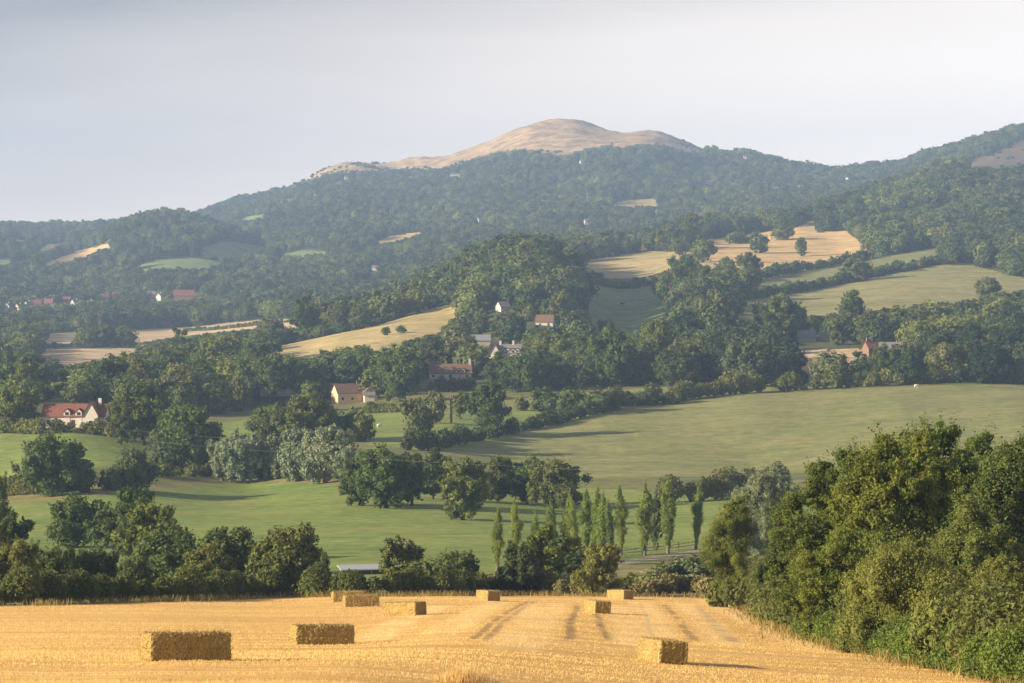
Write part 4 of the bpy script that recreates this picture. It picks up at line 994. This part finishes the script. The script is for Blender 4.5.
tr = trackf(np.stack([x, y], 1)); k &= g.random(len(x)) > tr * 1.6
x, y, z, band = x[k], y[k], z[k], band[k]
lit = []
for bx, by, bu, bz in BALES:
    a_ = g.uniform(0, 6.283, 420); r_ = 1.0 + np.abs(g.normal(0, .8, 420)); lit.append(np.stack([bx + np.cos(a_) * r_ * 1.3, by + np.sin(a_) * r_ * .9], 1))
lit = np.concatenate(lit); x = np.r_[x, lit[:, 0]]; y = np.r_[y, lit[:, 1]]; z = np.r_[z, ground(lit[:, 0], lit[:, 1])]; band = np.r_[band, g.normal(.1, .1, len(lit))]
print('stubble blades', len(x))
me = blades('stubble_straw', np.stack([x, y, z - .01], 1), .062, .010 + 0 * x + y * 3.2e-5, .30, M['straw_leaf'], 3)
me.attributes['tint'].data.foreach_set('value', np.repeat(np.clip(.55 + 2.2 * band + g.normal(0, .06, len(x)), 0, 1), 4).astype(np.float32))
o = link('stubble_straw', me)
tag(o, 'short cut straw standing all over the stubble field', 'stubble', kind='stuff')
def tuft(u, v, d0, n, rad, h, label, mat, lean=.3):
    x, y, z = hit(u, v, d0, 300); px = g.normal(0, rad, n) * 1.0; py = g.normal(0, .4, n); pz = ground(x + px, y + py) - z
    hh = h * np.exp(-(px / (rad * 1.6)) ** 2)
    o = link('grass_tuft', blades('grass_tuft', np.stack([px, py, pz], 1), hh, .009, lean, mat, int(u)), None, (x, y, z)); tag(o, label, 'grass tuft')
tuft(468, 684, 60, 1500, .55, .42, 'tall dry grass tuft at the bottom edge, left of centre', M['straw_leaf'])
# dry grass under the hedge and along the right-hand edge
ep = np.array(edge_pts(-60, 1100, .6, 12)); wv = walk(ep, .05); m = len(wv)
wv = np.repeat(wv, 2, 0) + g.normal(0, .8, (2 * m, 2)); zz = ground(wv[:, 0], wv[:, 1]); kk = fbm(wv[:, 0] / 6, wv[:, 1] / 6, 3) > g.normal(-.06, .12, len(wv))
wv, zz = wv[kk], zz[kk]
tag(link('verge_grass', blades('verge_grass', np.c_[wv, zz], .50, .012 + wv[:, 1] * 5e-5, .35, M['verge'], 5)), 'dry tall grass fringe along the field edge', 'grass', kind='stuff')
print('verge blades', len(wv))
# ------------------------------------------------------------------ woods: everything that is not field
IW, IH = W // 2, (H + 1) // 2
CIMG = np.full((IH, IW), -9); DIMG = np.full((IH, IW), 1e9)
for r in range(NYR - 2, -1, -1):
    if FD[r, 0] < 330: break
    ui = (FU[r] / 2).astype(int); vi = (FV[r] / 2).astype(int)
    for dv in (0, 1):
        k = (ui >= 0) & (ui < IW) & (vi - dv >= 0) & (vi - dv < IH)
        CIMG[vi[k] - dv, ui[k]] = CLS[r][k]; DIMG[vi[k] - dv, ui[k]] = FD[r, 0]
HZ = np.minimum.accumulate(np.where(FD < 20, 1e5, FV), 0)          # highest ground line in front of each row
cand = []
yy = 960.0
gw = np.random.default_rng(21)
while yy < 5450:
    st = 12.5 if yy < 1900 else 12.5 if yy < 2800 else 13.5
    xs = np.arange(-.206 * yy, .206 * yy, st) + gw.uniform(-.45, .45, len(np.arange(-.206 * yy, .206 * yy, st))) * st
    cand.append(np.stack([xs, yy + gw.uniform(-.45, .45, len(xs)) * st, 0 * xs], 1)); yy += st * (1.0 if yy < 2500 else 1.25)
cand = np.concatenate(cand); cand[:, 2] = ground(cand[:, 0], cand[:, 1])
cu, cv = project(cand[:, 0], cand[:, 1], cand[:, 2]); cd = cand[:, 1]
c0 = classify(cu, cv, cd, 0); k = (c0 == -1) | ((c0 == FIELD_TOP + 1) & (gw.random(len(c0)) < .16))
k &= ~((cd < 1130) & (cv > np.interp(cu, [60, 330, 345], [412, 408, 396])) & (cu > 60))
# keep the bare hilltop and saddle clear of trees, thin out the tree line
tl = np.interp(cu, TREE_U, TREE_V); k &= ~((cd > 4700) & (cv < tl + 3.5))
cand, cu, cv, cd, tl = cand[k], cu[k], cv[k], cd[k], tl[k]
ch = np.where(cd < 2000, gw.uniform(9, 17, len(cd)), gw.uniform(9, 17, len(cd))) * (1 + .5 * fbm(cand[:, 0] / 60, cand[:, 1] / 60, 2))
ch = np.where(cd > 4800, ch * .62, ch)
cw = ch * gw.uniform(.8, 1.3, len(ch))
bare = (gw.random(len(ch)) < .06); ch = np.where(bare, ch * .6, ch)
def top_v(h): return project(cand[:, 0], cand[:, 1], cand[:, 2] + h)[1]
def pix(img, u, v):
    return img[np.clip((v / 2).astype(int), 0, IH - 1), np.clip((u / 2).astype(int), 0, IW - 1)]
def covers(h):
    tv = top_v(h); bad = np.zeros(len(h), bool)
    hw_ = cw * F / cd * .36
    for f, sd in ((.08, 0), (.45, 0), (.25, -1), (.25, 1)):
        vv = tv + f * (cv - tv); uu = cu + sd * hw_
        c = pix(CIMG, uu, vv); dd = pix(DIMG, uu, vv)
        bad |= (c >= 1) & (dd > cd + 12) & (c != FIELD_TOP)
    return bad
for f in (.75, .75, .7, .7):
    b = covers(ch); ch = np.where(b, ch * f, ch); cw = np.where(b, cw * (.5 + .5 * f), cw)
skyl = (cd > 3900) & (cu > 283) & (cu < 708) & (top_v(ch) < tl - .5)
b = covers(ch); keep = ~skyl & ~(b & (gw.random(len(b)) < .97)) & (ch > 2.2)
# leave the houses in view
for hx, hy, hr, lb, hu, hc in HOUSES:
    d_ = cd - hy; hw = hr * F / hy
    near = (np.hypot(cand[:, 0] - hx, d_) < hr + 3) | ((d_ < 2) & (d_ > -130 - hy * .02) & (np.abs(cu - hu) < hw + cw * F / cd * .25) & (top_v(ch) < project(hx, hy, float(ground(hx, hy)) + hc)[1]))
    keep &= ~near
for t in TREES:
    keep &= np.hypot(cand[:, 0] - t['o'].location.x, cd - t['d']) > t['w'] * .36 + 3
# drop what a nearer ridge hides
row = np.clip(((np.log(cd + Y0) - gl[0]) / (gl[1] - gl[0])).astype(int) - 3, 0, NYR - 3); col = np.clip(((cand[:, 0] / (cd + Y0) + .27) / (gx[1] - gx[0])).astype(int), 0, NXC - 2)
keep &= top_v(ch) < HZ[row, col] + 1.0
cand, cu, cv, cd, ch, cw = cand[keep], cu[keep], cv[keep], cd[keep], ch[keep], cw[keep]
nb_ = 9000; su = gw.uniform(285, 712, nb_); sd_ = gw.uniform(4300, 5330, nb_); sx_ = (su - W / 2) / F * sd_; sz_ = ground(sx_, sd_)
uu_, vv_ = project(sx_, sd_, sz_); tl_ = np.interp(uu_, TREE_U, TREE_V)
kk_ = (fbm(sx_ / 70, sd_ / 90, 3) + .030 * (vv_ - tl_ + 2) > gw.uniform(.0, .22, nb_)) & (vv_ < tl_ + 1)
SCRUB = np.stack([sx_, sd_, sz_], 1)[kk_]
# which of them show most: paint everything far to near
ctop = project(cand[:, 0], cand[:, 1], cand[:, 2] + ch)[1]
items = [(d, u, t, v, w * F / d, i) for i, (d, u, t, v, w) in enumerate(zip(cd, cu, ctop, cv, cw))]
for j, t in enumerate(TREES): items.append((t['d'], t['u'], float(project(0, t['d'], t['o'].location.z + t['h'])[1]), t['v'], t['wpx'], -2 - j))
items.sort(key=lambda q: -q[0]); IDS = np.full((H, W), -1, np.int32)
VV, UU = np.mgrid[0:H, 0:W]
for d, u, t, v, w, i in items:
    x0, x1, y0, y1 = max(0, int(u - w / 2)), min(W, int(u + w / 2) + 1), max(0, int(t)), min(H, int(v) + 1)
    if x0 >= x1 or y0 >= y1: continue
    e = ((UU[y0:y1, x0:x1] - u) / (w / 2 + .3)) ** 2 + ((VV[y0:y1, x0:x1] - (t + v) / 2) / ((v - t) / 2 + .3)) ** 2 < 1
    IDS[y0:y1, x0:x1][e] = i
seen = np.bincount(IDS[IDS >= 0], minlength=len(cd))
tseen = {j: int((IDS == -2 - j).sum()) for j in range(len(TREES))}
print('hand-placed hardly seen:', [(TREES[j]['label'], s) for j, s in tseen.items() if s < 25])
n_tree = sum(1 for t in TREES if t['kind'] not in ('bush', 'yellow'))
order = np.argsort(-seen); order = order[(cu[order] > 4) & (cu[order] < 1020) & (seen[order] > 25)][:max(0, 296 - n_tree)]
indiv = np.zeros(len(cd), bool); indiv[order] = True
print('wood trees', len(cd), 'individual', indiv.sum(), 'smallest seen', seen[order].min() if len(order) else None, 'furthest', cd[order].max())
for i in order:
    r_ = gw.random(); kd = 'woodtall' if r_ < .2 else 'olive' if (r_ > .93 and cd[i] < 1300) else 'wood'
    tree(kd, float(cand[i, 0]), float(cand[i, 1]), float(cand[i, 2]), float(ch[i]), float(cw[i]))
# the rest is one mass: points that carry a tree each
pm = np.r_[cand[~indiv], SCRUB]; sh_ = gw.uniform(1.5, 4.5, len(SCRUB)); ph = np.r_[ch[~indiv], sh_]; pw_ = np.r_[cw[~indiv], sh_ * 1.6]
protos = bpy.data.collections.new('woodland_tree_shapes')
for v_ in range(5):
    for kd, ld in (('wood', 'far'),) if v_ < 4 else (('woodtall', 'far'),):
        protos.objects.link(bpy.data.objects.new('woodland_shape_%d' % v_, proto(kd, ld, v_)[0]))
me = bpy.data.meshes.new('woodland'); me.vertices.add(len(pm)); me.vertices.foreach_set('co', (pm - (0, 0, .2)).astype(np.float32).ravel())
a = me.attributes.new('size', 'FLOAT_VECTOR', 'POINT'); a.data.foreach_set('vector', np.stack([pw_, pw_, ph], 1).astype(np.float32).ravel())
a = me.attributes.new('turn', 'FLOAT', 'POINT'); a.data.foreach_set('value', gw.uniform(0, 6.28, len(pm)).astype(np.float32))
me.update()
wood = link('woodland', me); tag(wood, 'continuous woodland covering the hillsides and the valley beyond', 'woodland', kind='stuff')
ng = bpy.data.node_groups.new('woodland', 'GeometryNodeTree'); ng.interface.new_socket('Geometry', in_out='INPUT', socket_type='NodeSocketGeometry'); ng.interface.new_socket('Geometry', in_out='OUTPUT', socket_type='NodeSocketGeometry')
N = ng.nodes; gi = N.new('NodeGroupInput'); go = N.new('NodeGroupOutput'); ip = N.new('GeometryNodeInstanceOnPoints'); ci = N.new('GeometryNodeCollectionInfo')
ci.inputs['Collection'].default_value = protos; ci.inputs['Separate Children'].default_value = True; ci.inputs['Reset Children'].default_value = True
sz = N.new('GeometryNodeInputNamedAttribute'); sz.data_type = 'FLOAT_VECTOR'; sz.inputs['Name'].default_value = 'size'
tn = N.new('GeometryNodeInputNamedAttribute'); tn.data_type = 'FLOAT'; tn.inputs['Name'].default_value = 'turn'
cx = N.new('ShaderNodeCombineXYZ'); e2 = N.new('FunctionNodeEulerToRotation')
ng.links.new(gi.outputs[0], ip.inputs['Points']); ng.links.new(ci.outputs[0], ip.inputs['Instance']); ip.inputs['Pick Instance'].default_value = True
ng.links.new(sz.outputs['Attribute'], ip.inputs['Scale']); ng.links.new(tn.outputs['Attribute'], cx.inputs['Z']); ng.links.new(cx.outputs[0], e2.inputs[0]); ng.links.new(e2.outputs[0], ip.inputs['Rotation'])
ng.links.new(ip.outputs[0], go.inputs[0])
md = wood.modifiers.new('trees', 'NODES'); md.node_group = ng

# ------------------------------------------------------------------ labels for the trees
for t in TREES:
    bush = t['kind'] in ('bush', 'yellow'); cat = 'bush' if bush else 'tree'
    if t['label']: tag(t['o'], t['label'], cat, {'poplar': 'poplars in the row beside the lane', 'willow': 'silver willows in the valley', 'bush': 'bushes along the hedges and field edges', 'yellow': 'bushes along the hedges and field edges', 'ash': 'ashes of the big clump at right'}.get(t['kind'], 'single trees about the valley'))
LMK = [('the long grey-roofed cottage', 450, 378), ('the white house with dormers', 505, 354), ('the peach-walled house', 354, 396), ('the small green field', 628, 310), ('the red brick house', 874, 334), ('the small pale field', 826, 360),
       ('the golden slope field', 790, 245), ('the sunlit hillside field', 380, 335), ('the pale cut fields at left', 110, 350), ('the red-roofed farmhouse', 77, 415), ('the copper beech', 609, 327), ('the gabled house on the knoll', 503, 297), ('the brown-roofed knoll house', 545, 322),
       ('the round hedge tree', 858, 268), ('the pale slope field at far right', 960, 290), ('the upper pasture hedge', 700, 395), ('the top right pasture corner', 980, 380), ('the silver willow clump', 290, 450), ('the far village', 45, 310), ('the long bright red roof', 184, 298), ('the top of the wooded knoll', 525, 262), ('the hillside wood at right', 960, 225)]
auto = [t for t in TREES if not t['label']]
grp = {}
for t in auto:
    tv = t['v'] - t['px'] * .55
    nm, lu, lv = min(LMK, key=lambda l: (t['u'] - l[1]) ** 2 + 2.2 * (tv - l[2]) ** 2)
    du, dv = t['u'] - lu, tv - lv
    side = ('left of' if du < 0 else 'right of') if abs(du) > 1.3 * abs(dv) else ('above' if dv < 0 else 'below')
    size = 'tall' if t['px'] > 36 else 'mid-sized' if t['px'] > 22 else 'small'
    form = 'broad' if t['w'] > 1.05 * t['h'] else 'slender' if t['w'] < .8 * t['h'] else 'rounded'
    kn = 'pale willow' if t['kind'] == 'olive' else 'tree'
    t['where'] = (size, form, kn, side, nm); grp.setdefault(t['where'], []).append(t)
ORD = ['', 'second ', 'third ', 'fourth ', 'fifth ', 'sixth ', 'seventh ', 'eighth ', 'ninth ', 'tenth ', 'eleventh ', 'twelfth ', 'thirteenth ', 'fourteenth ', 'fifteenth ', 'sixteenth ']
for (size, form, kn, side, nm), ts in grp.items():
    ts.sort(key=lambda t: t['u'])
    for i, t in enumerate(ts):
        base = '%s %s %s %s %s' % (size, form, kn, side, nm)
        if len(ts) > 1: base = ('%sfrom left of ' % ORD[min(i, 15)] if i else 'leftmost of ') + '%s %s %ss %s %s' % (size, form, kn, side, nm)
        tag(t['o'], base, 'tree', 'trees of the valley woods')

# ------------------------------------------------------------------ sky, sun, air, camera
SUN_AZ, SUN_EL = -108.0, 19.0
wd = bpy.data.worlds.new('World'); scene.world = wd; wd.use_nodes = True; nt = wd.node_tree; bg = nt.nodes['Background']
sk = nt.nodes.new('ShaderNodeTexSky'); sk.sky_type = 'NISHITA'; sk.sun_disc = False; sk.sun_elevation = R(SUN_EL); sk.sun_rotation = R(SUN_AZ); sk.altitude = 100; sk.dust_density = 2.0
tc = nt.nodes.new('ShaderNodeTexCoord'); sx = nt.nodes.new('ShaderNodeSeparateXYZ'); nt.links.new(tc.outputs['Generated'], sx.inputs[0])
mp = nt.nodes.new('ShaderNodeMapping'); mp.inputs['Scale'].default_value = (1.8, 1.8, 13); nt.links.new(tc.outputs['Generated'], mp.inputs['Vector'])
cn = nt.nodes.new('ShaderNodeTexNoise'); cn.inputs['Scale'].default_value = 1.6; cn.inputs['Detail'].default_value = 5; cn.inputs['Roughness'].default_value = .5; nt.links.new(mp.outputs[0], cn.inputs['Vector'])
# thin high cloud: brighter low and to the right, greyer up and left
ad = nt.nodes.new('ShaderNodeMath'); ad.operation = 'MULTIPLY_ADD'; ad.inputs[1].default_value = 1.0; nt.links.new(sx.outputs[0], ad.inputs[0]); 
mz = nt.nodes.new('ShaderNodeMath'); mz.operation = 'MULTIPLY'; mz.inputs[1].default_value = -3.6; nt.links.new(sx.outputs[2], mz.inputs[0]); nt.links.new(mz.outputs[0], ad.inputs[2])
an = nt.nodes.new('ShaderNodeMath'); an.operation = 'MULTIPLY_ADD'; an.inputs[1].default_value = .28; nt.links.new(cn.outputs[0], an.inputs[0]); nt.links.new(ad.outputs[0], an.inputs[2])
cr = nt.nodes.new('ShaderNodeMapRange'); cr.inputs['From Min'].default_value = -.32; cr.inputs['From Max'].default_value = .20; nt.links.new(an.outputs[0], cr.inputs['Value'])
rc = ramp(nt, [(0, (1.80, 1.63, 1.72)), (.5, (5.65, 4.95, 4.55)), (1, (7.5, 6.8, 6.25))]); nt.links.new(cr.outputs[0], rc.inputs[0])
dk = nt.nodes.new('ShaderNodeMapRange'); dk.inputs['From Min'].default_value = .09; dk.inputs['From Max'].default_value = .60; dk.inputs['To Min'].default_value = 1.0; dk.inputs['To Max'].default_value = .72; nt.links.new(sx.outputs[2], dk.inputs['Value'])
veil = mixc(nt, .86, sk.outputs[0], mixc(nt, 1.0, rc.outputs[0], dk.outputs[0], 'MULTIPLY'))
nt.links.new(veil, bg.inputs['Color']); bg.inputs['Strength'].default_value = .080
sl = bpy.data.lights.new('sun', 'SUN'); sl.energy = 4.8; sl.angle = R(.6); sl.color = (1.0, .80, .55)
so = bpy.data.objects.new('sun', sl); COL.objects.link(so)
az, el = R(SUN_AZ), R(SUN_EL)
from mathutils import Vector
to_sun = Vector((math.sin(az) * math.cos(el), math.cos(az) * math.cos(el), math.sin(el)))
so.rotation_euler = to_sun.to_track_quat('Z', 'Y').to_euler(); so.location = (-60, 0, 60)
hz = MB().box(-1950, -120, -140, 1950, 6750, 300).build('haze', None); hz.data.materials.clear()
hm = bpy.data.materials.new('haze'); hm.use_nodes = True; hn = hm.node_tree; hn.nodes.remove(hn.nodes['Principled BSDF'])
pv = hn.nodes.new('ShaderNodeVolumePrincipled'); pv.inputs['Color'].default_value = (.40, .61, 1.0, 1); pv.inputs['Density'].default_value = 1.3e-4; pv.inputs['Anisotropy'].default_value = .1
hn.links.new(pv.outputs[0], hn.nodes['Material Output'].inputs['Volume']); hz.data.materials.append(hm)
tag(hz, 'thin bluish evening haze filling the valley', 'haze', kind='stuff')
cam = bpy.data.cameras.new('camera'); co = bpy.data.objects.new('camera', cam); COL.objects.link(co); scene.camera = co
cam.sensor_width = 36; cam.lens = F * 36 / W; cam.clip_start = .5; cam.clip_end = 30000
co.location = (0, 0, 0); co.rotation_euler = (R(90) - TILT, 0, 0)
vs = scene.view_settings; vs.view_transform = 'Standard'; vs.look = 'None'; vs.exposure = 1.44; vs.gamma = 1
scene.render.engine = 'CYCLES'; cy = scene.cycles; cy.max_bounces = 5; cy.diffuse_bounces = 4; cy.glossy_bounces = 2; cy.transmission_bounces = 2; cy.volume_bounces = 0; cy.use_denoising = True
